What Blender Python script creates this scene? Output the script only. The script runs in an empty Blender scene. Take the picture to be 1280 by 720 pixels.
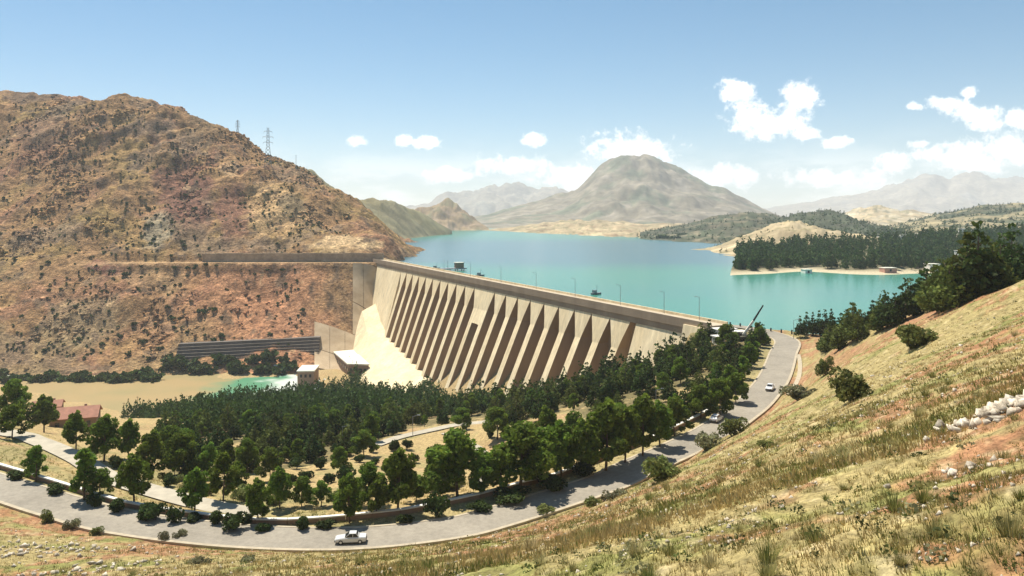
import bpy, math, random
import numpy as np
from mathutils import Vector
R = math.radians
random.seed(7); RNG = np.random.default_rng(11)
scene = bpy.context.scene
COL = scene.collection

# ------------------------------------------------------------------ camera
F = 1000.0; CX = 640.0; HY = 270.0          # focal length and horizon in photo pixels (1280 wide)
cam_d = bpy.data.cameras.new('camera'); cam = bpy.data.objects.new('camera', cam_d); COL.objects.link(cam)
cam.location = (0, 0, 0); cam.rotation_euler = (R(90), 0, 0)
cam_d.sensor_width = 36.0; cam_d.lens = 36.0 * F / 1280.0
cam_d.shift_y = (HY - 360.0) / 1280.0
cam_d.clip_start = 0.3; cam_d.clip_end = 60000
scene.camera = cam

# ------------------------------------------------------------------ sun + sky
SUN_EL = R(60); SUN_AZ = math.atan2(-0.60, 0.80)
SDIR = Vector((math.sin(SUN_AZ) * math.cos(SUN_EL), math.cos(SUN_AZ) * math.cos(SUN_EL), math.sin(SUN_EL)))
sl = bpy.data.lights.new('sun', 'SUN'); sl.energy = 5.0; sl.angle = R(0.55); sl.color = (1.0, 0.94, 0.83)
so = bpy.data.objects.new('sun', sl); COL.objects.link(so)
so.rotation_euler = (-SDIR).to_track_quat('-Z', 'Y').to_euler(); so.location = (0, 0, 300)
scene.view_settings.view_transform = 'Standard'; scene.view_settings.look = 'None'
scene.view_settings.gamma = 1.0; scene.view_settings.exposure = 0.62
scene.view_settings.use_curve_mapping = False
try:
    scene.cycles.use_denoising = True; scene.cycles.sample_clamp_indirect = 6.0; scene.cycles.max_bounces = 8; scene.cycles.volume_bounces = 1
    scene.cycles.transparent_max_bounces = 8
    scene.cycles.diffuse_bounces = 3; scene.cycles.glossy_bounces = 2; scene.cycles.transmission_bounces = 3
except Exception: pass

world = bpy.data.worlds.new('World'); scene.world = world; world.use_nodes = True
wt = world.node_tree; wn = wt.nodes; wl = wt.links
for n in list(wn): wn.remove(n)
def N(nodes, kind, **kw):
    n = nodes.new(kind)
    for k, v in kw.items():
        if k == 'inp':
            for kk, vv in v.items(): n.inputs[kk].default_value = vv
        else: setattr(n, k, v)
    return n
sky = N(wn, 'ShaderNodeTexSky', sky_type='NISHITA', sun_disc=False, sun_elevation=SUN_EL, sun_rotation=SUN_AZ,
        altitude=1500.0, air_density=1.0, dust_density=0.4, ozone_density=1.2)
tc = N(wn, 'ShaderNodeTexCoord'); sp = N(wn, 'ShaderNodeSeparateXYZ'); wl.new(tc.outputs['Generated'], sp.inputs[0])
def wm(op, a, b=None, clamp=False):
    n = N(wn, 'ShaderNodeMath', operation=op, use_clamp=clamp)
    for i, s in enumerate((a, b)):
        if s is None: continue
        if isinstance(s, (int, float)): n.inputs[i].default_value = s
        else: wl.new(s, n.inputs[i])
    return n.outputs[0]
ysafe = wm('MAXIMUM', sp.outputs['Y'], 0.05)
uu = wm('DIVIDE', sp.outputs['X'], ysafe); vv = wm('DIVIDE', sp.outputs['Z'], ysafe)
cmb = N(wn, 'ShaderNodeCombineXYZ'); wl.new(uu, cmb.inputs[0]); wl.new(vv, cmb.inputs[1])
nz1 = N(wn, 'ShaderNodeTexNoise', inp={'Scale': 30.0, 'Detail': 9.0, 'Roughness': 0.66}); wl.new(tc.outputs['Generated'], nz1.inputs['Vector'])
nz2 = N(wn, 'ShaderNodeTexNoise', inp={'Scale': 12.0, 'Detail': 6.0, 'Roughness': 0.55})
mp2 = N(wn, 'ShaderNodeMapping', inp={'Scale': (1.0, 1.0, 3.2)}); wl.new(tc.outputs['Generated'], mp2.inputs[0]); wl.new(mp2.outputs[0], nz2.inputs['Vector'])
CLOUDS = [(924,113,27,15),(931,144,28,19),(968,155,42,18),(999,124,26,21),(1004,167,24,10),(1043,178,18,7),
          (667,174,13,8),(447,177,14,7),(504,176,12,6),(533,178,16,8),(1142,133,10,5),(1187,130,27,8),(1213,116,11,7),
          (1220,145,37,17),(1274,148,20,14),(1205,196,72,22),(1262,186,40,22),(1112,202,26,14),(1040,222,60,14),(792,190,52,24),
          (640,206,50,12),(560,218,40,10),(1150,180,14,6),(720,222,50,16),(905,222,50,14)]
fld = None
for (px, py, rx, ry) in CLOUDS:
    rx *= 1.18; ry *= 1.18
    s = N(wn, 'ShaderNodeVectorMath', operation='SUBTRACT'); wl.new(cmb.outputs[0], s.inputs[0]); s.inputs[1].default_value = ((px-CX)/F, (HY-py)/F, 0)
    m = N(wn, 'ShaderNodeVectorMath', operation='MULTIPLY'); wl.new(s.outputs[0], m.inputs[0]); m.inputs[1].default_value = (F/rx, F/ry, 0)
    ln = N(wn, 'ShaderNodeVectorMath', operation='LENGTH'); wl.new(m.outputs[0], ln.inputs[0])
    v = wm('SUBTRACT', 1.0, ln.outputs['Value'])
    fld = v if fld is None else wm('MAXIMUM', fld, v)
fld = wm('MAXIMUM', fld, -1.2)
nz3 = N(wn, 'ShaderNodeTexNoise', inp={'Scale': 85.0, 'Detail': 8.0, 'Roughness': 0.62}); wl.new(tc.outputs['Generated'], nz3.inputs['Vector'])
fn = wm('ADD', wm('ADD', fld, wm('MULTIPLY', wm('SUBTRACT', nz1.outputs['Fac'], 0.5), 2.2)), wm('MULTIPLY', wm('SUBTRACT', nz3.outputs['Fac'], 0.5), 1.9))
placed = N(wn, 'ShaderNodeMapRange', interpolation_type='SMOOTHSTEP', inp={'From Min': -0.08, 'From Max': 0.62}); wl.new(fn, placed.inputs['Value'])
# low bank of thin fair-weather cloud, the same all round the horizon
el = wm('SUBTRACT', sp.outputs['Z'], 0.035); el2 = wm('MULTIPLY', wm('MULTIPLY', el, el), -900.0)
band = wm('MULTIPLY', wm('POWER', 2.718, el2), 1.0)
bn = N(wn, 'ShaderNodeMapRange', interpolation_type='SMOOTHSTEP', inp={'From Min': 0.40, 'From Max': 0.66}); wl.new(nz2.outputs['Fac'], bn.inputs['Value'])
bandm = wm('MULTIPLY', wm('MULTIPLY', band, bn.outputs[0]), 0.62)
front = wm('GREATER_THAN', sp.outputs['Y'], 0.06)
mask = wm('MAXIMUM', wm('MULTIPLY', wm('MULTIPLY', placed.outputs[0], front), 0.95), bandm, clamp=True)
lay = N(wn, 'ShaderNodeMix', data_type='RGBA'); wl.new(mask, lay.inputs[0]); wl.new(sky.outputs[0], lay.inputs[6]); lay.inputs[7].default_value = (13.5, 13.4, 13.0, 1)
skc = N(wn, 'ShaderNodeHueSaturation', inp={'Saturation': 1.20, 'Hue': 0.487}); wl.new(sky.outputs[0], skc.inputs['Color']); wl.new(skc.outputs[0], lay.inputs[6])
bg = N(wn, 'ShaderNodeBackground', inp={'Strength': 0.078}); wl.new(lay.outputs[2], bg.inputs[0])
wo = N(wn, 'ShaderNodeOutputWorld'); wl.new(bg.outputs[0], wo.inputs[0])

# ------------------------------------------------------------------ noise + interpolation helpers
_P = np.random.default_rng(5).permutation(1024)
_ang = np.random.default_rng(6).random(1024) * 2 * np.pi
_GX, _GY = np.cos(_ang), np.sin(_ang)
def perlin(x, y, seed=0):
    x = np.asarray(x, float) + seed * 17.13; y = np.asarray(y, float) - seed * 9.71
    xi = np.floor(x).astype(np.int64); yi = np.floor(y).astype(np.int64); xf = x - xi; yf = y - yi
    u = xf*xf*xf*(xf*(xf*6-15)+10); v = yf*yf*yf*(yf*(yf*6-15)+10)
    def g(ix, iy, dx, dy):
        h = _P[(_P[(ix + seed * 7) & 1023] + iy) & 1023]; return _GX[h]*dx + _GY[h]*dy
    a = g(xi, yi, xf, yf); b = g(xi+1, yi, xf-1, yf); c = g(xi, yi+1, xf, yf-1); d = g(xi+1, yi+1, xf-1, yf-1)
    return 1.5 * ((a*(1-u)+b*u)*(1-v) + (c*(1-u)+d*u)*v)
def fbm(x, y, wave, octs=5, seed=0, gain=0.5):
    t = 0; a = 1.0; s = 0; f = 1.0 / wave
    for o in range(octs):
        t = t + a * perlin(x*f, y*f, seed + o); s += a; a *= gain; f *= 2.03
    return t / s
def ridged(x, y, wave, octs=4, seed=0):
    t = 0; a = 1.0; s = 0; f = 1.0 / wave
    for o in range(octs):
        t = t + a * (1 - np.abs(perlin(x*f, y*f, seed + o)) * 2); s += a; a *= 0.5; f *= 2.1
    return t / s
def sst(x, a, b):
    t = np.clip((np.asarray(x, float) - a) / (b - a), 0, 1); return t*t*(3-2*t)
class RBF:
    def __init__(self, pts, smooth=0.5):
        p = np.array(pts, float); self.c = p[:, :2]; n = len(p)
        r = np.hypot(*(self.c[:, None, :] - self.c[None, :, :]).transpose(2, 0, 1))
        A = np.zeros((n+3, n+3)); A[:n, :n] = -r - np.eye(n) * smooth
        A[:n, n] = 1; A[:n, n+1:] = self.c; A[n, :n] = 1; A[n+1:, :n] = self.c.T
        self.w = np.linalg.solve(A, np.concatenate([p[:, 2], np.zeros(3)])); self.n = n
    def __call__(self, x, y):
        x = np.atleast_1d(np.asarray(x, float)); sh = x.shape; x = x.ravel(); y = np.atleast_1d(np.asarray(y, float)).ravel()
        z = self.w[self.n] + self.w[self.n+1]*x + self.w[self.n+2]*y
        for i in range(self.n): z -= self.w[i] * np.hypot(x - self.c[i, 0], y - self.c[i, 1])
        return z.reshape(sh)
def wp(px, py, d): return ((px-CX)/F*d, d, (HY-py)/F*d)           # the place seen at a photo pixel, d metres out
def wz(px, py, z): return wp(px, py, -z*F/(py-HY))                   # ... on the level z
def resample(pts, step):
    pts = np.array(pts, float); P = np.vstack([2*pts[0]-pts[1], pts, 2*pts[-1]-pts[-2]]); out = []
    for i in range(1, len(P)-2):
        p0, p1, p2, p3 = P[i-1:i+3]; n = max(2, int(np.linalg.norm(p2-p1)/step))
        for t in np.arange(n)/n:
            out.append(0.5*((2*p1)+(-p0+p2)*t+(2*p0-5*p1+4*p2-p3)*t*t+(-p0+3*p1-3*p2+p3)*t**3))
    out.append(pts[-1]); return np.array(out)
def dist_line(x, y, line):
    best = np.full(np.shape(x), 1e9); bz = np.zeros(np.shape(x)); side = np.zeros(np.shape(x))
    for a, b in zip(line[:-1], line[1:]):
        dx, dy = b[0]-a[0], b[1]-a[1]; L2 = dx*dx+dy*dy + 1e-9
        t = np.clip(((x-a[0])*dx+(y-a[1])*dy)/L2, 0, 1)
        ex = x-(a[0]+t*dx); ey = y-(a[1]+t*dy); d = np.hypot(ex, ey); m = d < best
        best = np.where(m, d, best); bz = np.where(m, a[2]+t*(b[2]-a[2]), bz); side = np.where(m, np.sign(dx*ey-dy*ex), side)
    return best, bz, side
def in_poly(x, y, poly):
    x = np.asarray(x); y = np.asarray(y); c = np.zeros(x.shape, bool); n = len(poly); j = n-1
    for i in range(n):
        xi, yi = poly[i][:2]; xj, yj = poly[j][:2]
        c ^= ((yi > y) != (yj > y)) & (x < (xj-xi)*(y-yi)/(yj-yi+1e-12)+xi); j = i
    return c

# ------------------------------------------------------------------ the layout in plan (metres, camera at the origin, lake at -41)
LAKE = -41.0; RIVER = -114.0
DA = np.array([-117.0, 691.0]); DU = np.array([0.41, -0.9121]); DN = np.array([-0.9121, -0.41]); CREST = -38.0
def dam_pt(s, D, z): p = DA + DU*s + DN*D; return (p[0], p[1], z)
road_px = [(-260,520,-47),(-150,560,-46.6),(0,608,-46),(80,633,-46),(160,653,-46),(300,669,-46),(440,672,-46),(560,660,-46),(620,646,-45.8),(700,621,-45.4),
           (760,601,-45),(800,582,-44.6),(850,560,-44.1),(890,540,-43.7),(920,520,-43.3),(945,500,-43),(967,472,-42.5),(978,443,-42),(981,424,-41.5)]
ROAD = resample([wz(*p) for p in road_px] + [(84,283,-39.6),(70.5,285,-38.6)], 2.5)
path_px = [(-200,512,-52),(0,539,-50),(48,551,-49.6),(96,572,-49),(128,592,-48.4),(160,604,-48),(205,617,-47.6),(243,627,-47.2),(290,637,-47),(330,642,-47)]
PATH = resample([wz(*p) for p in path_px], 2.5)
park_px = [(470,556,-59),(500,546,-60),(540,537,-61),(570,531,-62),(600,528,-62),(640,523,-62)]
PARK = resample([wz(*p) for p in park_px], 2.5)
loop_px = [(556,541,-60),(578,550,-58),(600,562,-56),(610,575,-54),(606,590,-51.5),(594,604,-49)]
LOOP = resample([wz(*p) for p in loop_px], 2.0)

g = []
def G_(px, *pairs):
    for py, d in pairs: g.append(wp(px, py, d))
G_(-250, (705,70), (650,95), (610,120)); G_(0, (722,75), (695,85), (655,112)); G_(150, (722,62), (692,82), (672,106))
G_(300, (722,46), (702,75), (691,96)); G_(450, (722,34), (702,60), (690,88)); G_(550, (722,28), (700,52), (683,82))
G_(640, (722,23), (695,45), (675,80), (660,106)); G_(770, (722,18), (665,36), (637,66), (617,98)); G_(900, (722,14.5), (640,27), (594,54), (564,96), (548,138))
G_(980, (722,13.5), (605,28), (552,52), (522,98), (498,160))
G_(1080, (722,12), (632,20), (553,40), (498,76), (450,130), (415,198)); G_(1040, (460,150), (432,212), (420,240)); G_(1160, (395,152), (386,190))
G_(1280, (722,10.5), (575,20), (475,38), (402,74), (352,130), (348,165)); G_(1500, (580,12), (450,22), (385,45), (345,80), (332,150))
g += [(0,0,-6.2), (12,0,-2.5), (-12,0,-9.5), (-30,0,-15), (30,0,2), (-70,25,-30), (-110,60,-42), (0,-20,2), (60,10,8), (-60,-20,-20), (120,60,2)]
for p in (wp(1060,430,262), wp(1080,430,290), wp(1160,420,285), wp(1280,395,290), wp(1350,390,330), wp(1150,430,360), wp(1250,420,400), wp(1040,440,300)):
    g.append((p[0], p[1], -46 if p[1] > 288 else -40))
g += [(120,420,-60), (250,420,-60), (40,500,-62), (-40,620,-62), (100,560,-65), (300,560,-65), (-60,700,-62), (400,400,-58), (400,250,-20)]
for p in ROAD[::4]:
    g.append(tuple(p))
for k in range(3, len(ROAD)-8, 6):
    t = ROAD[k+1]-ROAD[k-1]; nrm = np.array([-t[1], t[0], 0])/np.hypot(t[0], t[1])
    g.append(tuple(ROAD[k]+nrm*8)); q = ROAD[k]-nrm*7; g.append((q[0], q[1], q[2]+0.9))
for p in list(PATH[::6])+list(PARK[::5])+list(LOOP[::5]): g.append(tuple(p))
G_(880, (470,215), (432,262)); G_(840, (475,225)); G_(800, (500,200), (472,262)); G_(700, (560,165), (520,202), (496,282), (492,320)); G_(650, (570,160), (505,280))
G_(600, (514,300), (502,360), (497,410)); G_(540, (505,380), (497,450)); G_(500, (525,280), (500,400)); G_(400, (602,158), (562,205), (530,270), (505,380), (486,520)); G_(450, (590,160), (565,195))
G_(300, (600,158), (550,220), (520,320), (500,455)); G_(200, (600,158), (570,195), (540,260), (528,390), (524,442))
G_(100, (550,230), (536,270), (528,355), (519,438)); G_(0, (520,250), (507,330), (496,430), (486,525)); G_(-200, (505,330), (486,480), (480,560)); G_(60, (480,560))
for px, d, z in ((160,520,-118), (220,500,-118), (260,525,-118), (330,530,-118), (300,500,-117.5), (370,525,-117), (120,505,-117), (200,560,-115), (300,575,-113), (400,580,-112.5), (60,520,-114.5), (440,560,-112.5), (420,620,-112), (300,640,-112), (100,620,-113),(-100,600,-112)):
    g.append(wp(px, HY - z/d*F, d))
BOT = [(-5,-60), (78,-92), (140,-97), (187,-101), (230,-106), (260,-104), (300,-98), (340,-91), (375,-84), (404,-76), (430,-62), (450,-46)]
def bot(s): return float(np.interp(s, [b[0] for b in BOT], [b[1] for b in BOT]))
def slope_m(s): return 0.33 + 0.13*(min(max(s, 60), 420)-100)/284
def face_D(s, drop): return 0.24*drop if drop < 16 else 3.84 + slope_m(s)*(drop-16)
for s in range(80, 441, 20):
    b = bot(s); D = face_D(s, CREST-b); p = dam_pt(s, D+3, -118 if s < 205 else b); g.append(p)
    p = dam_pt(s, -14, -52); g.append(p); p = dam_pt(s, D+26, -113.5 if s < 205 else b-1); g.append(p)
GR = RBF(g)
ROAD_C, PATH_C, PARK_C, LOOP_C = (np.vstack([l_[::4], l_[-1:]]) for l_ in (ROAD, PATH, PARK, LOOP))
def ground_z(x, y, noise=True):
    x = np.atleast_1d(np.asarray(x, float)); y = np.atleast_1d(np.asarray(y, float))
    z = GR(x, y)
    dr, zr, sd = dist_line(x, y, ROAD_C)
    if noise:
        near = np.hypot(x, y)
        amp = 0.25 + 0.9*sst(near, 60, 260); w = sst(dr, 4, 14)
        z = z + w*(fbm(x, y, 22, 5, 3)*amp*1.6 + fbm(x, y, 3.2, 4, 9)*0.30*sst(near, 2, 10) + np.abs(fbm(x, y, 1.1, 3, 19))*0.22*(1-sst(near, 60, 110)))
    for line, hw, bl, dz in ((PATH_C, 2.6, 4, 0.25), (PARK_C, 2.4, 4, 0.25), (LOOP_C, 2.0, 3, 0.25), (None, 5.0, 7, 0.3)):
        d, zl = (dr, zr) if line is None else dist_line(x, y, line)[:2]; w = 1 - sst(d, hw, hw+bl); z = z*(1-w) + (zl-dz)*w
    return z
def hit(px, py, dmin=3.0, dmax=700.0, n=700):
    d = np.exp(np.linspace(math.log(dmin), math.log(dmax), n)); x = (px-CX)/F*d; zr = (HY-py)/F*d
    z = ground_z(x, d, False); below = np.nonzero(zr < z)[0]
    if len(below) == 0: return None
    i = below[0]; dd = d[i]
    if i > 0:
        a, b = zr[i-1]-z[i-1], zr[i]-z[i]; dd = d[i-1] + (d[i]-d[i-1])*a/(a-b+1e-9)
    X = (px-CX)/F*dd
    return Vector((X, dd, float(ground_z(X, dd)[0])))

# ------------------------------------------------------------------ mesh helpers
def tag(o, label=None, cat=None, group=None, kind=None):
    if label: o['label'] = label
    if cat: o['category'] = cat
    if group: o['group'] = group
    if kind: o['kind'] = kind
    return o
def raw(name, V, Fc, mat=None, parent=None, smooth=False, cols=None, matidx=None, mats=None):
    me = bpy.data.meshes.new(name)
    if isinstance(Fc, np.ndarray):
        V = np.asarray(V, np.float32); k = Fc.shape[1]
        me.vertices.add(len(V)); me.vertices.foreach_set('co', V.ravel())
        me.loops.add(Fc.size); me.loops.foreach_set('vertex_index', Fc.astype(np.int32).ravel())
        me.polygons.add(len(Fc)); me.polygons.foreach_set('loop_start', np.arange(0, Fc.size, k, dtype=np.int32))
        me.polygons.foreach_set('loop_total', np.full(len(Fc), k, np.int32)); me.update(calc_edges=True)
    else:
        me.from_pydata([tuple(v) for v in V], [], Fc); me.update()
    if cols is not None:
        c = np.ones((len(V), 4), np.float32); c[:, :3] = cols
        at = me.color_attributes.new('tint', 'FLOAT_COLOR', 'POINT'); at.data.foreach_set('color', c.ravel())
    for m in (mats or ([mat] if mat else [])): me.materials.append(m)
    if matidx is not None: me.polygons.foreach_set('material_index', np.asarray(matidx, np.int32))
    if smooth: me.polygons.foreach_set('use_smooth', np.ones(len(me.polygons), bool))
    o = bpy.data.objects.new(name, me); COL.objects.link(o)
    if parent: o.parent = parent
    return o
def empty(name, loc=(0,0,0), rz=0.0):
    o = bpy.data.objects.new(name, None); COL.objects.link(o); o.location = loc; o.rotation_euler = (0, 0, rz); o.empty_display_size = 0.5; return o
def kids(o): return [c for c in bpy.data.objects if c.parent == o]
def copy_tree(o, children, parent=None):
    c = o.copy(); COL.objects.link(c); c.parent = parent
    for ch, sub in children: copy_tree(ch, sub, c)
    return c
def tree_of(o): return [(ch, tree_of(ch)) for ch in kids(o)]
class MB:
    def __init__(s): s.v = []; s.f = []
    def add(s, V, Fc):
        n = len(s.v); s.v += [tuple(v) for v in V]; s.f += [tuple(i+n for i in f) for f in Fc]; return s
    def box(s, c, d, rz=0.0):
        hx, hy, hz = d[0]/2, d[1]/2, d[2]/2; cs, sn = math.cos(rz), math.sin(rz); V = []
        for z in (-hz, hz):
            for x, y in ((-hx,-hy),(hx,-hy),(hx,hy),(-hx,hy)): V.append((c[0]+x*cs-y*sn, c[1]+x*sn+y*cs, c[2]+z))
        return s.add(V, [(3,2,1,0),(4,5,6,7),(0,1,5,4),(1,2,6,5),(2,3,7,6),(3,0,4,7)])
    def hexa(s, V): return s.add(V, [(3,2,1,0),(4,5,6,7),(0,1,5,4),(1,2,6,5),(2,3,7,6),(3,0,4,7)])
    def tube(s, a, b, r0, r1=None, n=6, caps=True):
        r1 = r0 if r1 is None else r1; a = Vector(a); b = Vector(b); d = (b-a).normalized()
        p = d.cross(Vector((0,0,1))); p = Vector((1,0,0)) if p.length < 1e-4 else p.normalized(); q = d.cross(p); V = []
        for c, r in ((a, r0), (b, r1)):
            for i in range(n): t = 2*math.pi*i/n; V.append(c + (p*math.cos(t)+q*math.sin(t))*r)
        Fc = [(i, (i+1) % n, n+(i+1) % n, n+i) for i in range(n)]
        if caps: Fc += [tuple(range(n-1,-1,-1)), tuple(range(n, 2*n))]
        return s.add(V, Fc)
    def loft(s, rings, caps=True):
        n = len(rings[0]); V = [v for r in rings for v in r]; Fc = []
        for k in range(len(rings)-1):
            for i in range(n): Fc.append((k*n+i, k*n+(i+1) % n, (k+1)*n+(i+1) % n, (k+1)*n+i))
        if caps: Fc += [tuple(range(n-1,-1,-1)), tuple(range((len(rings)-1)*n, len(rings)*n))]
        return s.add(V, Fc)
    def build(s, name, mat, parent=None, smooth=False): return raw(name, s.v, s.f, mat, parent, smooth)
def ribbon(name, line, w0, w1, mat, dz=0.0, thick=0.0, kind='structure'):
    V = []; Fc = []; n = len(line)
    for i in range(n):
        t = line[min(i+1, n-1)]-line[max(i-1, 0)]; nr = np.array([-t[1], t[0]])/(np.hypot(t[0], t[1])+1e-9)
        for w in (w0, w1): V.append((line[i][0]+nr[0]*w, line[i][1]+nr[1]*w, line[i][2]+dz))
        if thick:
            for w in (w1, w0): V.append((line[i][0]+nr[0]*w, line[i][1]+nr[1]*w, line[i][2]+dz-thick))
    k = 4 if thick else 2
    for i in range(n-1):
        a = i*k; b = a+k
        if thick: Fc += [(a+j, a+(j+1) % 4, b+(j+1) % 4, b+j) for j in range(4)]
        else: Fc.append((a, a+1, b+1, b))
    if thick: Fc += [(3,2,1,0), tuple((n-1)*k+j for j in range(4))]
    o = raw(name, V, Fc, mat)
    if kind: o['kind'] = kind
    return o

# ------------------------------------------------------------------ materials
MATS = {}
def mat(name, col, rough=0.85, var=0.18, scale=1.0, bump=0.0, bscale=8.0, spec=0.3, metal=0.0, col2=None, tint=False, detail=6.0, stretch=None, objrand=0.0, fine=None):
    if name in MATS: return MATS[name]
    m = bpy.data.materials.new(name); m.use_nodes = True; t = m.node_tree; b = t.nodes['Principled BSDF']; L = t.links
    b.inputs['Roughness'].default_value = rough; b.inputs['Specular IOR Level'].default_value = spec; b.inputs['Metallic'].default_value = metal
    co = N(t.nodes, 'ShaderNodeTexCoord'); vec = co.outputs['Object']
    if stretch:
        mp = N(t.nodes, 'ShaderNodeMapping', inp={'Scale': stretch}); L.new(vec, mp.inputs[0]); vec = mp.outputs[0]
    nz = N(t.nodes, 'ShaderNodeTexNoise', inp={'Scale': scale, 'Detail': detail, 'Roughness': 0.62}); L.new(vec, nz.inputs['Vector'])
    mr = N(t.nodes, 'ShaderNodeMapRange', inp={'From Min': 0.3, 'From Max': 0.7, 'To Min': 0.0, 'To Max': 1.0}); L.new(nz.outputs['Fac'], mr.inputs['Value'])
    mx = N(t.nodes, 'ShaderNodeMix', data_type='RGBA'); L.new(mr.outputs[0], mx.inputs[0])
    if tint:
        at = N(t.nodes, 'ShaderNodeAttribute', attribute_name='tint')
        lo = N(t.nodes, 'ShaderNodeMix', data_type='RGBA', blend_type='MULTIPLY', inp={0: 1.0}); L.new(at.outputs['Color'], lo.inputs[6]); lo.inputs[7].default_value = (1-var, 1-var, 1-var, 1)
        hi = N(t.nodes, 'ShaderNodeMix', data_type='RGBA', blend_type='MULTIPLY', inp={0: 1.0}); L.new(at.outputs['Color'], hi.inputs[6]); hi.inputs[7].default_value = (1+var, 1+var, 1+var*0.9, 1)
        L.new(lo.outputs[2], mx.inputs[6]); L.new(hi.outputs[2], mx.inputs[7])
    else:
        c2 = col2 or tuple(min(1, c*(1+var)) for c in col); c1 = tuple(c*(1-var) for c in col) if not col2 else col
        mx.inputs[6].default_value = (*c1, 1); mx.inputs[7].default_value = (*c2, 1)
    outc = mx.outputs[2]
    if fine:
        nf = N(t.nodes, 'ShaderNodeTexNoise', inp={'Scale': fine[0], 'Detail': 5.0, 'Roughness': 0.7}); L.new(vec, nf.inputs['Vector'])
        mf = N(t.nodes, 'ShaderNodeMapRange', inp={'From Min': 0.34, 'From Max': 0.66, 'To Min': 1-fine[1], 'To Max': 1+fine[1]}); L.new(nf.outputs['Fac'], mf.inputs['Value'])
        mu = N(t.nodes, 'ShaderNodeMix', data_type='RGBA', blend_type='MULTIPLY', inp={0: 1.0}); L.new(outc, mu.inputs[6]); L.new(mf.outputs[0], mu.inputs[7]); outc = mu.outputs[2]
    if objrand:
        oi = N(t.nodes, 'ShaderNodeObjectInfo'); hs = N(t.nodes, 'ShaderNodeHueSaturation'); L.new(outc, hs.inputs['Color'])
        r1 = N(t.nodes, 'ShaderNodeMapRange', inp={'To Min': 1-objrand, 'To Max': 1+objrand}); L.new(oi.outputs['Random'], r1.inputs['Value']); L.new(r1.outputs[0], hs.inputs['Value']); outc = hs.outputs[0]
    L.new(outc, b.inputs['Base Color'])
    if bump:
        n2 = N(t.nodes, 'ShaderNodeTexNoise', inp={'Scale': bscale, 'Detail': 8.0, 'Roughness': 0.65}); L.new(vec, n2.inputs['Vector'])
        bp = N(t.nodes, 'ShaderNodeBump', inp={'Strength': min(1.0, bump), 'Distance': bump}); L.new(n2.outputs['Fac'], bp.inputs['Height']); L.new(bp.outputs[0], b.inputs['Normal'])
    MATS[name] = m; return m
def leaf_mat(name, col, trans=0.35, rnd=0.22, tint=True):
    m = bpy.data.materials.new(name); m.use_nodes = True; t = m.node_tree; b = t.nodes['Principled BSDF']; L = t.links
    b.inputs['Roughness'].default_value = 0.7; b.inputs['Specular IOR Level'].default_value = 0.08
    oi = N(t.nodes, 'ShaderNodeObjectInfo'); hs = N(t.nodes, 'ShaderNodeHueSaturation')
    if tint:
        at = N(t.nodes, 'ShaderNodeAttribute', attribute_name='tint'); mu = N(t.nodes, 'ShaderNodeMix', data_type='RGBA', blend_type='MULTIPLY', inp={0: 1.0})
        L.new(at.outputs['Color'], mu.inputs[6]); mu.inputs[7].default_value = (*col, 1); L.new(mu.outputs[2], hs.inputs['Color'])
    else: hs.inputs['Color'].default_value = (*col, 1)
    r1 = N(t.nodes, 'ShaderNodeMapRange', inp={'To Min': 1-rnd, 'To Max': 1+rnd}); L.new(oi.outputs['Random'], r1.inputs['Value']); L.new(r1.outputs[0], hs.inputs['Value'])
    r2 = N(t.nodes, 'ShaderNodeMapRange', inp={'To Min': 0.485, 'To Max': 0.515}); L.new(oi.outputs['Random'], r2.inputs['Value']); L.new(r2.outputs[0], hs.inputs['Hue'])
    L.new(hs.outputs[0], b.inputs['Base Color'])
    tr = N(t.nodes, 'ShaderNodeBsdfTranslucent'); L.new(hs.outputs[0], tr.inputs['Color'])
    ms = N(t.nodes, 'ShaderNodeMixShader', inp={0: trans}); L.new(b.outputs[0], ms.inputs[1]); L.new(tr.outputs[0], ms.inputs[2])
    L.new(ms.outputs[0], t.nodes['Material Output'].inputs['Surface']); MATS[name] = m; return m
M_GROUND = mat('ground_soil', (1,1,1), 0.95, 0.42, 1.3, 0.22, 5.0, 0.1, tint=True, detail=9, fine=(7.0, 0.42))
M_ROCK = mat('mountain_rock', (1,1,1), 0.95, 0.62, 0.14, 3.0, 0.28, 0.1, tint=True, detail=10, fine=(0.55, 0.5))
M_FAR = mat('far_slopes', (1,1,1), 0.95, 0.30, 0.02, 0, 1, 0.05, tint=True, detail=8, fine=(0.006, 0.28))
M_ASPH = mat('asphalt', (0.285,0.25,0.195), 0.9, 0.16, 0.12, 0.02, 20, fine=(1.4, 0.14))
M_LINE = mat('road_paint', (0.62,0.60,0.55), 0.8, 0.2, 1.5)
M_VERGE = mat('kerb_concrete', (0.44,0.37,0.26), 0.9, 0.18, 0.8)
M_PATH = mat('pale_path', (0.42,0.37,0.28), 0.95, 0.16, 0.5, 0.03, 6)
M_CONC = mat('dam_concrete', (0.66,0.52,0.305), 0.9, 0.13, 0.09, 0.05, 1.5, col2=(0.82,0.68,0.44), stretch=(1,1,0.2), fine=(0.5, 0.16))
M_SIDE = mat('dam_side_concrete', (0.32,0.215,0.12), 0.92, 0.15, 0.1, col2=(0.44,0.30,0.18), stretch=(1,1,0.2))  # darker dam concrete; the shade on the rib sides is painted into it
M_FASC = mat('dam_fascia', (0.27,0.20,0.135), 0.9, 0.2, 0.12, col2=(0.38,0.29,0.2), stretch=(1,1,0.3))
M_DECK = mat('crest_deck', (0.46,0.38,0.27), 0.9, 0.15, 0.2)
M_PAD = mat('abutment_concrete', (0.38,0.275,0.165), 0.92, 0.16, 0.10, 0.25, 0.5, col2=(0.56,0.43,0.275), detail=9)
M_WALLG = mat('brown_retaining', (0.34,0.25,0.165), 0.92, 0.25, 0.12, 0.3, 0.6, objrand=0.1, fine=(0.4, 0.2))
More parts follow.
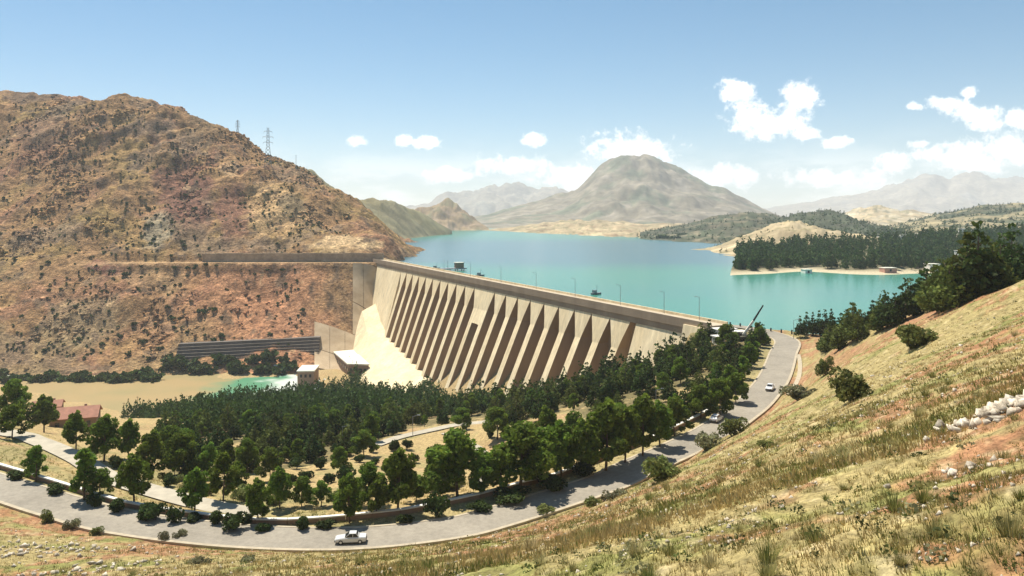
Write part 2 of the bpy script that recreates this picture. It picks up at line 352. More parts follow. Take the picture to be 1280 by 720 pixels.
M_WHITE = mat('white_render', (0.74,0.71,0.64), 0.85, 0.08, 0.5)
M_ROOFW = mat('white_roof', (0.72,0.68,0.56), 0.7, 0.1, 0.3)
M_BRICK = mat('brown_wall', (0.27,0.18,0.12), 0.9, 0.15, 0.5)
M_TILE = mat('red_roof', (0.36,0.17,0.11), 0.85, 0.2, 0.7)
M_DARK = mat('dark_glass', (0.02,0.022,0.025), 0.15, 0.1, 1.0, spec=0.5)
M_METAL = mat('grey_metal', (0.30,0.31,0.32), 0.5, 0.1, 1.0, metal=0.6)
M_STEEL = mat('pylon_steel', (0.20,0.21,0.22), 0.6, 0.1, 1.0)
M_REVET = mat('revetment_dark', (0.10,0.088,0.08), 0.95, 0.2, 0.15, col2=(0.17,0.145,0.125))
M_REVED = mat('revetment_edge', (0.27,0.225,0.18), 0.95, 0.2, 0.3)
M_BARK = mat('bark', (0.12,0.085,0.06), 0.95, 0.25, 4.0)
M_STONE = mat('pale_stone', (0.30,0.24,0.17), 0.9, 0.25, 1.8, 0.15, 4.0, col2=(0.74,0.66,0.52), objrand=0.3, fine=(9.0, 0.35))
M_BLACK = mat('dark_rubber', (0.025,0.025,0.025), 0.8, 0.1, 3.0)
M_CAR = mat('silver_paint', (0.62,0.62,0.60), 0.3, 0.03, 1.0, spec=0.6)
M_CARW = mat('white_paint', (0.78,0.78,0.76), 0.3, 0.03, 1.0, spec=0.6)
M_CHROME = mat('rim_metal', (0.55,0.55,0.56), 0.3, 0.05, 2.0, metal=0.8)
M_LAMPR = mat('tail_lamp', (0.35,0.02,0.02), 0.3, 0.05, 2.0)
M_LAMPW = mat('head_lamp', (0.75,0.75,0.7), 0.2, 0.05, 2.0)
M_YEL = mat('crane_paint', (0.10,0.095,0.06), 0.6, 0.15, 2.0)
L_DEC = leaf_mat('broad_leaves', (0.130,0.195,0.026), 0.42)
L_PINE = leaf_mat('pine_needles', (0.050,0.080,0.018), 0.22)
L_PINE2 = leaf_mat('olive_needles', (0.100,0.120,0.026), 0.28)
L_SHRUB = leaf_mat('hedge_leaves', (0.045,0.072,0.016), 0.25)
L_BUSH = leaf_mat('wild_bush_leaves', (0.150,0.168,0.050), 0.35)
L_SAGE = leaf_mat('grey_bush_leaves', (0.20,0.195,0.105), 0.3)
L_GRASS = leaf_mat('grass_blades', (1,1,1), 0.3, rnd=0.0)

# ------------------------------------------------------------------ near and valley ground
def grid_faces(nr, nc):
    i = np.arange(nr-1)[:, None]*nc + np.arange(nc-1)[None, :]; i = i.ravel()
    return np.stack([i, i+1, i+nc+1, i+nc], 1)
NCU, NRU = 720, 540
U = np.linspace(-1.0, 1.0, NCU); Yr = np.exp(np.linspace(math.log(4.0), math.log(710), NRU))-10.0
gx = (U[None, :]*(Yr[:, None]+18.0)).ravel(); gy = np.repeat(Yr, NCU)
gz = ground_z(gx, gy)
def lerp(a, b, w): return a*(1-w[:, None]) + np.asarray(b)[None, :]*w[:, None]
FOREST_PX = [(890,416),(940,404),(962,412),(962,440),(952,462),
             (925,484),(900,500),(880,488),(845,505),(800,530),(770,540),(738,532),(712,512),(690,516),(668,527),(640,530),(590,526),(540,532),(480,548),(440,572),(400,578),(330,590),(262,604),(205,590),(190,560),(215,540),(240,530)]
FOREST = [hit(*p) for p in FOREST_PX]; FOREST = [(p.x, p.y) for p in FOREST if p]
FOREST = [(-215,440),(-185,470),(-150,500),(-128,512),(-112,545),(-95,560)] + [dam_pt(s, face_D(s, CREST-bot(s))+30 if s < 200 else face_D(s, CREST-bot(s))+2, 0)[:2] for s in (90,120,150,180,205,240,280,320,360,400,425,445)] + FOREST
def ground_cols(x, y, z):
    n = len(x); dr, zr, sd = dist_line(x, y, ROAD_C)
    fore = (sd < 0) & (y < 300)
    n1 = fbm(x, y, 9, 5, 21); n2 = fbm(x, y, 3.5, 4, 31); n3 = fbm(x, y, 26, 4, 41); n4 = fbm(x, y, 1.1, 3, 51)
    c = np.tile(np.array([0.270, 0.215, 0.105]), (n, 1))
    c = lerp(c, (0.165, 0.165, 0.055), sst(n1+0.5*n3+0.3*n2, -0.08, 0.22)*0.85)
    c = lerp(c, (0.275, 0.130, 0.078), sst(n2*0.7+n3*0.8-0.1*n1, 0.02, 0.20)*0.85)
    c = lerp(c, (0.43, 0.35, 0.22), sst(n4+n2*0.5, 0.22, 0.45)*0.6); c = lerp(c, (0.13, 0.105, 0.05), sst(-n4+n2*0.4, 0.2, 0.42)*0.6)
    # valley side: dry earth in the park, leaf litter under the wood, tan flats by the river
    v = np.tile(np.array([0.36, 0.275, 0.145]), (n, 1))
    v = lerp(v, (0.27, 0.245, 0.12), sst(n1+n3, 0.0, 0.4)*0.8); v = lerp(v, (0.34, 0.22, 0.13), sst(n3-n1*0.4, 0.1, 0.4)*0.6)
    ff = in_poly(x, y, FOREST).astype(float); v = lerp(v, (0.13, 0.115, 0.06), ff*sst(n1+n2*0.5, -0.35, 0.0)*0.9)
    v = lerp(v, (0.36, 0.27, 0.15), sst(y, 380, 460)*(1-ff)*0.7)
    w = np.where(fore, 1.0, 0.0); vg = (dr < 8) & ~fore
    v = lerp(v, (0.31, 0.275, 0.15), np.where(vg, 0.7, 0.0))
    v = lerp(v, (0.235, 0.215, 0.105), np.where((dr < 34) & (x < -25), 0.75, 0.0)*sst(n1+0.6*n2, -0.3, 0.15))
    c = c*w[:, None] + v*(1-w)[:, None]
    # red cut bank under the pines
    rb = sst(y, 150, 200)*fore*sst(n1+n3+0.2, 0, 0.3); c = lerp(c, (0.30, 0.155, 0.10), rb*0.75)
    return np.where(fore[:, None], c*np.array([1.14, 1.13, 1.02]), c*np.array([1.05, 1.0, 0.9]))
gc = ground_cols(gx, gy, gz)
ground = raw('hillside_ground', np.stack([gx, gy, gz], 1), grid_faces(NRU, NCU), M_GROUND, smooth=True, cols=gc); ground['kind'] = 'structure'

# ------------------------------------------------------------------ mountain beyond the valley
mts = []
def M_(px, *pairs):
    for py, d in pairs: mts.append(wp(px, py, d))
M_(-350, (480,530), (335,655), (210,800), (110,980)); M_(-180, (478,545), (333,665), (210,810), (100,1000))
M_(0, (478,560), (333,672), (220,815), (160,910), (107,1000)); M_(60, (476,565), (332,676), (222,812), (160,890), (110,985)); M_(110, (474,568), (331,680), (220,815), (124,960))
M_(160, (472,570), (330,683), (220,815), (121,950)); M_(215, (468,575), (328,688), (225,812), (132,940)); M_(250, (466,580), (328,690), (230,808), (140,925))
M_(272, (328,690), (235,803), (157,905)); M_(300, (462,585), (328,690), (240,800), (180,885)); M_(340, (455,592), (328,690), (250,790), (201,865))
M_(380, (445,602), (328,690), (258,785), (214,865)); M_(410, (450,606), (328,690), (297,728), (226,862)); M_(440, (455,610), (328,690), (299,728), (246,855))
M_(470, (462,605), (328,690), (299,735), (267,850)); M_(490, (470,585), (298,745), (291,830)); M_(503, (303,850), (318,740)); M_(516, (313,985), (318,860))
for px, d, z in ((520,600,-118), (520,650,-112), (500,640,-112), (485,690,-75), (500,700,-62), (510,740,-52), (530,780,-55), (540,900,-56), (540,1050,-56), (530,1300,-56), (500,1300,-40), (470,1250,-25)):
    mts.append(((px-CX)/F*d, d, z))
for px, d, z in ((-350,1250,90), (-180,1280,95), (0,1280,100), (110,1250,90), (215,1220,70), (300,1180,30), (380,1150,5), (440,1150,-20), (-350,480,-118), (-100,500,-118), (100,515,-118), (250,525,-120), (400,540,-121), (480,545,-121)):
    mts.append(((px-CX)/F*d, d, z))
MR = RBF(mts)
BENCH = resample([((px-CX)/F*d, d, -40.0) for px, d in ((-350,655),(-180,664),(0,672),(100,680),(200,686),(300,690),(400,691),(478,692))], 16)
def mount_z(x, y, noise=True):
    z = MR(x, y); u = x/y; px = CX + u*F
    d, zl, _ = dist_line(x, y, BENCH)
    if noise:
        calm = (0.15+0.85*sst(d, 6, 32))*sst(np.maximum(np.maximum(378-px, y-735), 560-y), 0, 30)   # the concrete-faced ground by the dam stays even
        up = sst(y, 560, 640)
        xr = x*0.8+y*0.6; yr = -x*0.6+y*0.8
        nz = fbm(x, y, 130, 5, 61)*18 + (ridged(xr*0.55, yr*1.3, 60, 5, 71)-0.45)*11*sst(fbm(x, y, 170, 3, 77), -0.25, 0.25) + fbm(x, y, 14, 4, 81)*3.6 + fbm(x, y, 45, 4, 85)*6.0
        nz = nz - ridged(x, y*0.3, 75, 4, 91)*7.0
        z = z + nz*calm*up*np.where(y < 690, 0.55, 1.0)
    w = (1-sst(d, 5.5, 11.0))*sst(px, 60, 170); z = z*(1-w)+zl*w
    return z
NM, KM = 560, 430
Um = np.linspace(-1.0, -0.10, NM); Ym = np.linspace(500, 1300, KM)
mx_ = (Um[None, :]*Ym[:, None]).ravel(); my_ = np.repeat(Ym, NM); mz_ = mount_z(mx_, my_)
def blob(px, py, cpx, cpy, rx, ry): return np.clip(1.25 - np.hypot((px-cpx)/rx, (py-cpy)/ry), 0, 1)
def mount_cols(x, y, z):
    n = len(x); px = CX+x/y*F; py = HY-z/y*F
    a = fbm(x, y, 90, 5, 101); b = fbm(x*0.8+y*0.6, (-x*0.6+y*0.8)*2.0, 60, 5, 111); c_ = fbm(x, y, 24, 4, 121); d = fbm(x, y, 9, 3, 131)
    c = np.tile(np.array([0.245, 0.165, 0.098]), (n, 1))
    c = lerp(c, (0.225, 0.175, 0.085), sst(a+0.4*b, 0.0, 0.35)*0.9)
    c = lerp(c, (0.335, 0.24, 0.125), sst(b-a*0.5, 0.05, 0.35)*0.7); c = lerp(c, (0.185, 0.15, 0.12), sst(fbm(x, y, 75, 4, 151)+0.3*d, 0.08, 0.3)*0.75)
    c = lerp(c, (0.245, 0.14, 0.105), sst(c_*0.6-a+0.3*b, 0.1, 0.4)*0.75)
    low = sst(-z, 36, 50); pk = np.exp(-((px-330)/110)**2)
    c = lerp(c, (0.36, 0.20, 0.135), low*np.clip(pk+0.25*b, 0, 1)*0.85)
    c = lerp(c, (0.25, 0.20, 0.125), low*sst(a+c_*0.5, -0.1, 0.25)*(1-pk)*0.8)
    wob = 14*fbm(x, y, 40, 3, 141)
    for (cx, cy, rx, ry, col, k) in ((235,240,45,55,(0.17,0.095,0.08),0.9), (195,290,24,34,(0.27,0.25,0.20),1.0), (345,265,55,40,(0.42,0.315,0.20),0.8), (180,160,50,18,(0.16,0.125,0.10),0.9),
                                     (40,118,45,14,(0.15,0.115,0.09),0.9), (255,160,25,20,(0.19,0.14,0.09),0.7), (365,255,28,14,(0.17,0.145,0.10),0.9), (430,305,55,12,(0.46,0.365,0.245),1.0), (285,210,22,10,(0.40,0.30,0.2),0.8),
                                     (125,334,22,7,(0.19,0.10,0.085),1.0), (290,265,22,50,(0.18,0.10,0.085),0.8), (110,400,70,40,(0.235,0.20,0.14),0.7), (60,180,60,40,(0.22,0.14,0.10),0.6), (200,350,60,20,(0.30,0.22,0.14),0.6)):
        m = blob(px+wob*1.4, py+wob, cx, cy, rx, ry); c = lerp(c, col, sst(m+0.5*c_+0.25*d, 0.25, 0.75)*k)
    c = lerp(c, (0.12, 0.095, 0.075), sst(d*0.8+c_*0.8, 0.22, 0.42)*0.8)
    c = lerp(c, (0.42, 0.33, 0.22), sst(-d*0.8+c_*0.5-0.2*a, 0.4, 0.55)*0.6)
    dB, _, _ = dist_line(x, y, BENCH); c = lerp(c, (0.36, 0.27, 0.18), (1-sst(dB, 4, 8))*0.75*sst(px, 60, 170))
    return c*np.array([1.28, 1.10, 0.88])
mount = raw('mountain', np.stack([mx_, my_, mz_], 1), grid_faces(KM, NM), M_ROCK, smooth=True, cols=mount_cols(mx_, my_, mz_)); mount['kind'] = 'structure'
def mhit(px, py, d0=560, d1=1100):
    d = np.linspace(d0, d1, 500); x = (px-CX)/F*d; zr = (HY-py)/F*d; z = mount_z(x, d)
    b = np.nonzero(zr < z)[0]
    if len(b) == 0: return None
    i = b[0]; return Vector((x[i], d[i], z[i]))

# ------------------------------------------------------------------ distant hills and ranges
HILLS = {}
def hill(name, top, base, cols_, nc=160, nr=44, amp=0.12, wave=0.5, seed=0, back=0.6, stripe=0.0):
    """top: (px, py, d) along the crest; base: (px, d, z) along the foot; surface between with gullies, then a back slope."""
    pxs = np.linspace(top[0][0], top[-1][0], nc)
    ty = np.interp(pxs, [t[0] for t in top], [t[1] for t in top]); td = np.interp(pxs, [t[0] for t in top], [t[2] for t in top])
    bd = np.interp(pxs, [t[0] for t in base], [t[1] for t in base]); bz = np.interp(pxs, [t[0] for t in base], [t[2] for t in base])
    tz = (HY-ty)/F*td; h = np.maximum(tz-bz, 1.0); H = float(np.max(h)); T = np.linspace(0, 1+back, nr)
    X = []; Y = []; Z = []; TT = []
    for t in T:
        f = np.minimum(t, 1.0); dd = bd+(td-bd)*t; prof = (f**1.25) if t <= 1 else 1-((t-1)/back)**1.3*1.05
        xx = (pxs-CX)/F*dd; X.append(xx); Y.append(dd); Z.append(bz+h*prof); TT.append(np.full(nc, t))
    X = np.array(X).ravel(); Y = np.array(Y).ravel(); Z = np.array(Z).ravel(); TT = np.array(TT).ravel(); hh = np.tile(h, nr)
    w = np.clip(TT/0.25, 0, 1); W = H*wave*2.2
    Z = Z + w*hh*amp*(fbm(X, Y, W, 5, seed)*1.5 - ridged(X, Y*0.6, W*0.7, 4, seed+7)*0.9 + 0.35)
    n1 = fbm(X, Y, W*0.9, 5, seed+20); n2 = fbm(X, Y, W*0.3, 4, seed+30)
    c = np.tile(np.array(cols_[0]), (len(X), 1)); c = lerp(c, cols_[1], sst(n1+0.3*n2, 0.0, 0.3)); 
    if len(cols_) > 2: c = lerp(c, cols_[2], sst(n2-0.5*n1, 0.08, 0.3))
    if stripe: c = lerp(c, cols_[-1], sst(np.sin(Z/H*9+n1*5), 0.3, 0.8)*stripe)
    o = raw(name, np.stack([X, Y, Z], 1), grid_faces(nr, nc), M_FAR, smooth=True, cols=c); o['kind'] = 'structure'
    HILLS[name] = (RBF([(X[i], Y[i], Z[i]) for i in range(0, len(X), max(1, len(X)//260))], 0.01)); return o
TAN = (0.42,0.33,0.20); OLV = (0.24,0.21,0.12); DRK = (0.075,0.085,0.05); BRN = (0.31,0.225,0.135); GRY = (0.30,0.26,0.20); PAL = (0.52,0.45,0.32)
hill('olive_hill', [(330,222,1300),(390,216,1350),(430,235,1450),(470,249,1550),(500,257,1650),(530,268,1750),(565,288,1800)], [(330,1000,-45),(470,1150,-45),(510,1400,-45),(565,1780,-45)], (OLV,(0.27,0.23,0.12),(0.17,0.15,0.09)), amp=0.16, seed=3)
hill('brown_lakeside_hill', [(470,275,2400),(500,264,2450),(530,256,2500),(560,250,2500),(585,262,2450),(612,287,2350)], [(470,2200,-45),(540,2150,-45),(612,2300,-45)], (BRN,OLV,(0.33,0.24,0.16)), amp=0.2, seed=5)
hill('pale_range', [(440,268,9000),(520,256,9000),(560,243,9200),(600,234,9400),(640,230,9500),(680,232,9500),(710,238,9500),(745,250,9300),(800,262,9000)], [(440,7500,-45),(800,7500,-45)], (GRY,(0.27,0.25,0.2)), seed=8, amp=0.2)
hill('conical_mountain', [(500,284,4000),(560,276,4050),(610,268,4100),(650,257,4200),(690,247,4300),(720,236,4350),(735,220,4400),(748,206,4400),(764,195,4400),(785,190,4400),(808,192,4400),(830,204,4400),(860,216,4350),(900,235,4250),(940,254,4150),(965,265,4100),(1010,282,4000)],
     [(500,3000,-44),(650,2900,-44),(800,2900,-44),(1010,3000,-44)], ((0.235,0.20,0.145),(0.165,0.17,0.115),(0.28,0.24,0.185)), nc=260, nr=110, amp=0.10, wave=0.30, seed=12)
hill('blue_range', [(880,268,11000),(960,260,11000),(1020,248,11000),(1080,240,11000),(1130,226,11000),(1160,216,11000),(1185,220,11000),(1210,212,11000),(1240,222,11000),(1280,218,11000),(1350,213,11000),(1450,236,11000),(1600,230,11000)], [(880,8500,-45),(1600,8500,-45)], (GRY,(0.27,0.25,0.21)), nc=220, amp=0.18, seed=15)
hill('low_brown_shore', [(600,288,2300),(640,284,2300),(680,278,2300),(720,275,2300),(770,277,2250),(810,281,2200),(850,279,2200),(900,284,2100)], [(600,2250,-43),(660,1900,-43),(720,1650,-43),(780,1450,-43),(830,1250,-43),(900,1150,-43)], (TAN,BRN,(0.27,0.23,0.13)), nc=220, amp=0.22, wave=0.9, seed=18)
hill('dark_shore_hill', [(800,290,1700),(840,283,1750),(870,276,1800),(900,269,1800),(935,264,1800),(965,267,1800),(990,276,1750),(1030,290,1700)], [(800,1300,-43),(880,1150,-43),(960,1150,-43),(1030,1200,-43)], (DRK,(0.11,0.105,0.07),(0.20,0.17,0.11)), nc=180, amp=0.14, wave=0.7, seed=21)
hill('wooded_ridge', [(960,276,1650),(990,268,1650),(1030,263,1650),(1060,269,1600),(1090,281,1550),(1130,290,1500)], [(960,1300,-30),(1130,1250,-30)], (DRK,(0.10,0.10,0.065)), nc=120, amp=0.12, seed=24)
hill('tan_plateau', [(1010,275,3200),(1050,266,3200),(1090,257,3200),(1130,263,3100),(1190,269,3000),(1300,262,3000)], [(1010,2000,-40),(1300,2000,-40)], (TAN,PAL,OLV), nc=140, seed=27)
hill('wooded_slope', [(1080,291,1900),(1130,279,2000),(1170,268,2050),(1220,258,2100),(1280,253,2100),(1360,247,2100),(1500,240,2100)], [(1080,1050,-36),(1200,950,-34),(1500,900,-30)], ((0.30,0.245,0.14),DRK,DRK), nc=240, nr=70, amp=0.12, wave=0.7, seed=30, stripe=0.7)
hill('tan_peninsula_hill', [(862,322,980),(890,310,1000),(915,300,1020),(945,288,1040),(970,280,1050),(993,276,1050),(1020,280,1050),(1055,290,1030),(1090,296,1020),(1130,302,1000),(1180,310,980)], [(862,900,-42),(920,800,-41),(1000,760,-39),(1180,760,-37)], (TAN,(0.50,0.40,0.25),(0.28,0.235,0.13)), nc=220, nr=60, amp=0.25, wave=0.7, seed=33)
# low wooded tongue of land by the lake
pen = [(905,556,-41.3),(915,548,-41.2)]
PENX = [wz(px, py, LAKE) for px, py in ((912,346),(930,345),(960,344),(1000,341),(1030,342),(1060,344),(1100,345),(1150,343),(1220,341),(1330,338))]
V = []; nr = 14
for k in range(nr):
    t = k/(nr-1)
    for i, p in enumerate(resample(PENX, 8)):
        yy = p[1]+t*300; xx = p[0]+(p[0]/p[1])*t*300+ (8*t if p[0] < 170 else 0); ed = min(1.0, k/2.0)
        V.append((xx, yy, -41.6+ed*1.6+t*(2+0.035*max(0, xx-200))*1.6+(1.2*float(perlin(xx/30, yy/30)) if k > 1 else 0)))
nc_ = len(V)//nr; V = np.array(V)
PENV = V.copy()
pc = np.tile(np.array([0.16,0.14,0.08]), (len(V), 1)); pc[:nc_*2] = (0.50,0.42,0.28)
o = raw('peninsula_ground', V, grid_faces(nr, nc_), M_GROUND, smooth=True, cols=pc); o['kind'] = 'structure'
fp = raw('far_plain', [(-13500,2300,-44),(13500,2300,-44),(13500,12800,-44),(-13500,12800,-44)], [(0,1,2,3)], mat('plain_soil', TAN, 0.95, 0.25, 0.004)); fp['kind'] = 'structure'

# ------------------------------------------------------------------ water
def water_mat(name, c1, c2, scale, stretch, lo, hi, rough, bscale, bump):
    m = bpy.data.materials.new(name); m.use_nodes = True; t = m.node_tree; b = t.nodes['Principled BSDF']; L = t.links
    co = N(t.nodes, 'ShaderNodeTexCoord'); mp = N(t.nodes, 'ShaderNodeMapping', inp={'Scale': stretch, 'Rotation': (0,0,R(-4))}); L.new(co.outputs['Object'], mp.inputs[0])
    nz = N(t.nodes, 'ShaderNodeTexNoise', inp={'Scale': scale, 'Detail': 4.0, 'Roughness': 0.5}); L.new(mp.outputs[0], nz.inputs['Vector'])
    rr = N(t.nodes, 'ShaderNodeMapRange', interpolation_type='SMOOTHSTEP', inp={'From Min': lo, 'From Max': hi}); L.new(nz.outputs['Fac'], rr.inputs['Value'])
    mx = N(t.nodes, 'ShaderNodeMix', data_type='RGBA'); L.new(rr.outputs[0], mx.inputs[0]); mx.inputs[6].default_value = (*c1, 1); mx.inputs[7].default_value = (*c2, 1)
    L.new(mx.outputs[2], b.inputs['Base Color']); b.inputs['Roughness'].default_value = rough; b.inputs['IOR'].default_value = 1.33; b.inputs['Specular IOR Level'].default_value = 0.25
    n2 = N(t.nodes, 'ShaderNodeTexNoise', inp={'Scale': bscale, 'Detail': 3.0}); L.new(co.outputs['Object'], n2.inputs['Vector'])
    bp = N(t.nodes, 'ShaderNodeBump', inp={'Strength': 0.25, 'Distance': bump}); L.new(n2.outputs['Fac'], bp.inputs['Height']); L.new(bp.outputs[0], b.inputs['Normal']); return m
M_LAKE = water_mat('lake_water', (0.054,0.235,0.160), (0.054,0.148,0.172), 0.004, (0.45,1.6,1), 0.40, 0.62, 0.2, 0.35, 0.12)
t = M_LAKE.node_tree; L = t.links                          # a bluer lane of water colour lies across the middle of the lake
co = N(t.nodes, 'ShaderNodeTexCoord'); sx = N(t.nodes, 'ShaderNodeSeparateXYZ'); L.new(co.outputs['Object'], sx.inputs[0])
nq = N(t.nodes, 'ShaderNodeTexNoise', inp={'Scale': 0.0035, 'Detail': 5.0, 'Roughness': 0.6}); L.new(co.outputs['Object'], nq.inputs['Vector'])
ad = N(t.nodes, 'ShaderNodeMath', operation='MULTIPLY_ADD', inp={1: 420.0}); L.new(nq.outputs['Fac'], ad.inputs[0]); L.new(sx.outputs['Y'], ad.inputs[2])
r1 = N(t.nodes, 'ShaderNodeMapRange', interpolation_type='SMOOTHSTEP', inp={'From Min': 760.0, 'From Max': 960.0}); L.new(ad.outputs[0], r1.inputs['Value'])
r2 = N(t.nodes, 'ShaderNodeMapRange', interpolation_type='SMOOTHSTEP', inp={'From Min': 1350.0, 'From Max': 1800.0, 'To Min': 1.0, 'To Max': 0.0}); L.new(ad.outputs[0], r2.inputs['Value'])
ml = N(t.nodes, 'ShaderNodeMath', operation='MULTIPLY'); L.new(r1.outputs[0], ml.inputs[0]); L.new(r2.outputs[0], ml.inputs[1])
mxl = [n for n in t.nodes if n.bl_idname == 'ShaderNodeMix'][0]; old = mxl.inputs[0].links[0].from_socket
mm = N(t.nodes, 'ShaderNodeMath', operation='MULTIPLY_ADD', use_clamp=True, inp={1: 0.18}); L.new(old, mm.inputs[0]); L.new(ml.outputs[0], mm.inputs[2]); L.new(mm.outputs[0], mxl.inputs[0])
lk = [dam_pt(-30,-5,0)[:2], dam_pt(452,-5,0)[:2], (84,286), (112,272), (900,120), (1400,1000), (1500,2350), (-500,2700), (-650,1500), (-190,1000), (-160,780)]
o = raw('lake', [(x, y, LAKE) for x, y in lk], [tuple(range(len(lk)))], M_LAKE); o['kind'] = 'structure'
M_RIV = water_mat('river_water', (0.40,0.29,0.14), (0.33,0.27,0.13), 0.02, (1,1,1), 0.4, 0.65, 0.3, 0.5, 0.05)
t = M_RIV.node_tree; L = t.links; b = t.nodes['Principled BSDF']; base = b.inputs['Base Color'].links[0].from_socket
co = N(t.nodes, 'ShaderNodeTexCoord'); sx = N(t.nodes, 'ShaderNodeSeparateXYZ'); L.new(co.outputs['Object'], sx.inputs[0])
nq = N(t.nodes, 'ShaderNodeTexNoise', inp={'Scale': 0.05, 'Detail': 4.0}); L.new(co.outputs['Object'], nq.inputs['Vector'])
ad = N(t.nodes, 'ShaderNodeMath', operation='MULTIPLY_ADD', inp={1: 46.0}); L.new(nq.outputs['Fac'], ad.inputs[0]); L.new(sx.outputs['X'], ad.inputs[2])
rg = N(t.nodes, 'ShaderNodeMapRange', interpolation_type='SMOOTHSTEP', inp={'From Min': -185.0, 'From Max': -160.0}); L.new(ad.outputs[0], rg.inputs['Value'])
rg2 = N(t.nodes, 'ShaderNodeMapRange', interpolation_type='SMOOTHSTEP', inp={'From Min': -150.0, 'From Max': -134.0}); L.new(ad.outputs[0], rg2.inputs['Value'])
mg = N(t.nodes, 'ShaderNodeMix', data_type='RGBA'); L.new(rg.outputs[0], mg.inputs[0]); L.new(base, mg.inputs[6]); mg.inputs[7].default_value = (0.10,0.27,0.15,1)
mg2 = N(t.nodes, 'ShaderNodeMix', data_type='RGBA'); L.new(rg2.outputs[0], mg2.inputs[0]); L.new(mg.outputs[2], mg2.inputs[6]); mg2.inputs[7].default_value = (0.62,0.66,0.58,1); L.new(mg2.outputs[2], b.inputs['Base Color'])
rv = [(-320,470),(-250,440),(-200,425),(-150,440),(-100,470),(-100,560),(-140,592),(-220,590),(-300,575),(-345,555)]
o = raw('river', [(x, y, RIVER) for x, y in rv], [tuple(range(len(rv)))], M_RIV); o['kind'] = 'structure'

# ------------------------------------------------------------------ roads and paths
ribbon('road', ROAD, -3.6, 3.6, M_ASPH, 0.0)
ribbon('road_shoulder', ROAD[:-6], -4.25, -3.6, M_VERGE, 0.03, 0.3)
ribbon('road_verge', ROAD[:-10], 3.6, 4.1, M_VERGE, 0.05, 0.3)
ribbon('side_path', PATH, -2.2, 2.2, M_PATH, 0.0)
ribbon('park_path', PARK, -1.6, 1.6, M_PATH, 0.02)
ribbon('park_loop_path', LOOP, -1.3, 1.3, M_PATH, 0.04)

dch = [hit(px, py) for px, py in ((998,444),(1000,455),(999,470),(994,482),(986,494))]
ribbon('drain_channel', resample([(p.x, p.y, p.z) for p in dch if p], 2.0), -0.55, 0.55, M_VERGE, 0.28, 0.8)
# ------------------------------------------------------------------ the dam
dam = tag(empty('buttress_dam', dam_pt(225, 0, -95)), 'long pale concrete buttress dam with tall ribs across the valley', 'dam'); DL = Vector(dam.location)
def dl(s, D, z): p = dam_pt(s, D, z); return (p[0]-DL.x, p[1]-DL.y, p[2]-DL.z)
def dam_part(name, rings, m, caps=True):
    b_ = MB(); b_.loft([[dl(*q) for q in r] for r in rings], caps); return b_.build(name, m, dam)
def sec(s0, s1, D0, D1, z0, z1): return [[(s0,D0,z0),(s1,D0,z0),(s1,D1,z0),(s0,D1,z0)],[(s0,D0,z1),(s1,D0,z1),(s1,D1,z1),(s0,D1,z1)]]
dam_part('upstream_wall', sec(-8, 452, -6, -1.2, -112, CREST-2.2), M_SIDE)
dam_part('crest_deck', sec(-10, 454, -6.6, 1.3, CREST-2.2, CREST-0.02), M_DECK)
dam_part('upstream_parapet', sec(-10, 454, -7.1, -6.6, CREST-2.0, CREST+1.0), M_CONC)
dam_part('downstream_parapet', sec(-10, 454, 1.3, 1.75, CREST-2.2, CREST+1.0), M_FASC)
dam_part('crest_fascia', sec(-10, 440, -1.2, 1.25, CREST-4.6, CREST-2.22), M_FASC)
PITCH = 15.5; EDGE = [404-PITCH*k for k in range(22)][::-1]          # where the gaps between the ribs open
FILLED = min(EDGE, key=lambda e: abs(e-249))
for k in range(len(EDGE)-1):
    a, b_ = EDGE[k], EDGE[k+1]; mid = (a+b_)/2; rings = []
    zb = bot(mid)-6
    la = 0.0 if abs(a-FILLED) < 1 else 1.0; lb = 0.0 if abs(b_-FILLED) < 1 else 1.0
    drops = [4.6, 8, 12, 16, 19, 23.9, 24.1, 32, 40] + [d for d in (50, 60, 70) if d < CREST-zb-3] + [CREST-zb]
    drops = [d for d in drops if d <= CREST-zb+0.01]
    for d in drops[::-1]:
        w = 7.7-(7.7-2.5)*min(1, max(0, (d-4.6)/11.0)); wa = wb = w
        if d < 24: 
            if la == 0: wa = 7.75
            if lb == 0: wb = 7.75
        D = face_D(mid, d)
        rings.append([(mid-wa, -1.3, CREST-d), (mid-wa, D, CREST-d), (mid+wb, D, CREST-d), (mid+wb, -1.3, CREST-d)])
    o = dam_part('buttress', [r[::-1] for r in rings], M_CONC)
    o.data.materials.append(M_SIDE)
    for p in o.data.polygons:                         # web sides get the darker concrete, their shade put into its colour
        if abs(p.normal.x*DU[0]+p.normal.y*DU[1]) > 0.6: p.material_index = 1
# solid end blocks
def solid(name, s0, s1, m, n=6):
    for i in range(n):
        a = s0+(s1-s0)*i/n; c = s0+(s1-s0)*(i+1)/n; rings = []
        for fr in (1.0, 0.55, 0.0):
            row = []
            for s, e in ((a, 0.02), (c, -0.02)):
                zb = bot(s)-8; d = 4.6+(CREST-zb-4.6)*fr; row.append((s+e, d))
            rings.append([(row[0][0], -1.3, CREST-row[0][1]), (row[1][0], -1.3, CREST-row[1][1]), (row[1][0], face_D(a if name == 'x' else s1, row[1][1])*0.9, CREST-row[1][1]), (row[0][0], face_D(s1, row[0][1])*0.9, CREST-row[0][1])])
        dam_part(name, rings, m)
solid('wall_panel', -8, EDGE[0]-0.1, M_CONC, 7)
solid('wall_panel', 408.3, 441, M_CONC, 4)
dam_part('abutment_block', [[(441,-1.3,-60),(453,-1.3,-60),(453,6.5,-60),(441,6.5,-60)], [(441,-1.3,CREST-0.9),(453,-1.3,CREST-0.9),(453,2.4,CREST-0.9),(441,2.4,CREST-0.9)]], M_CONC)
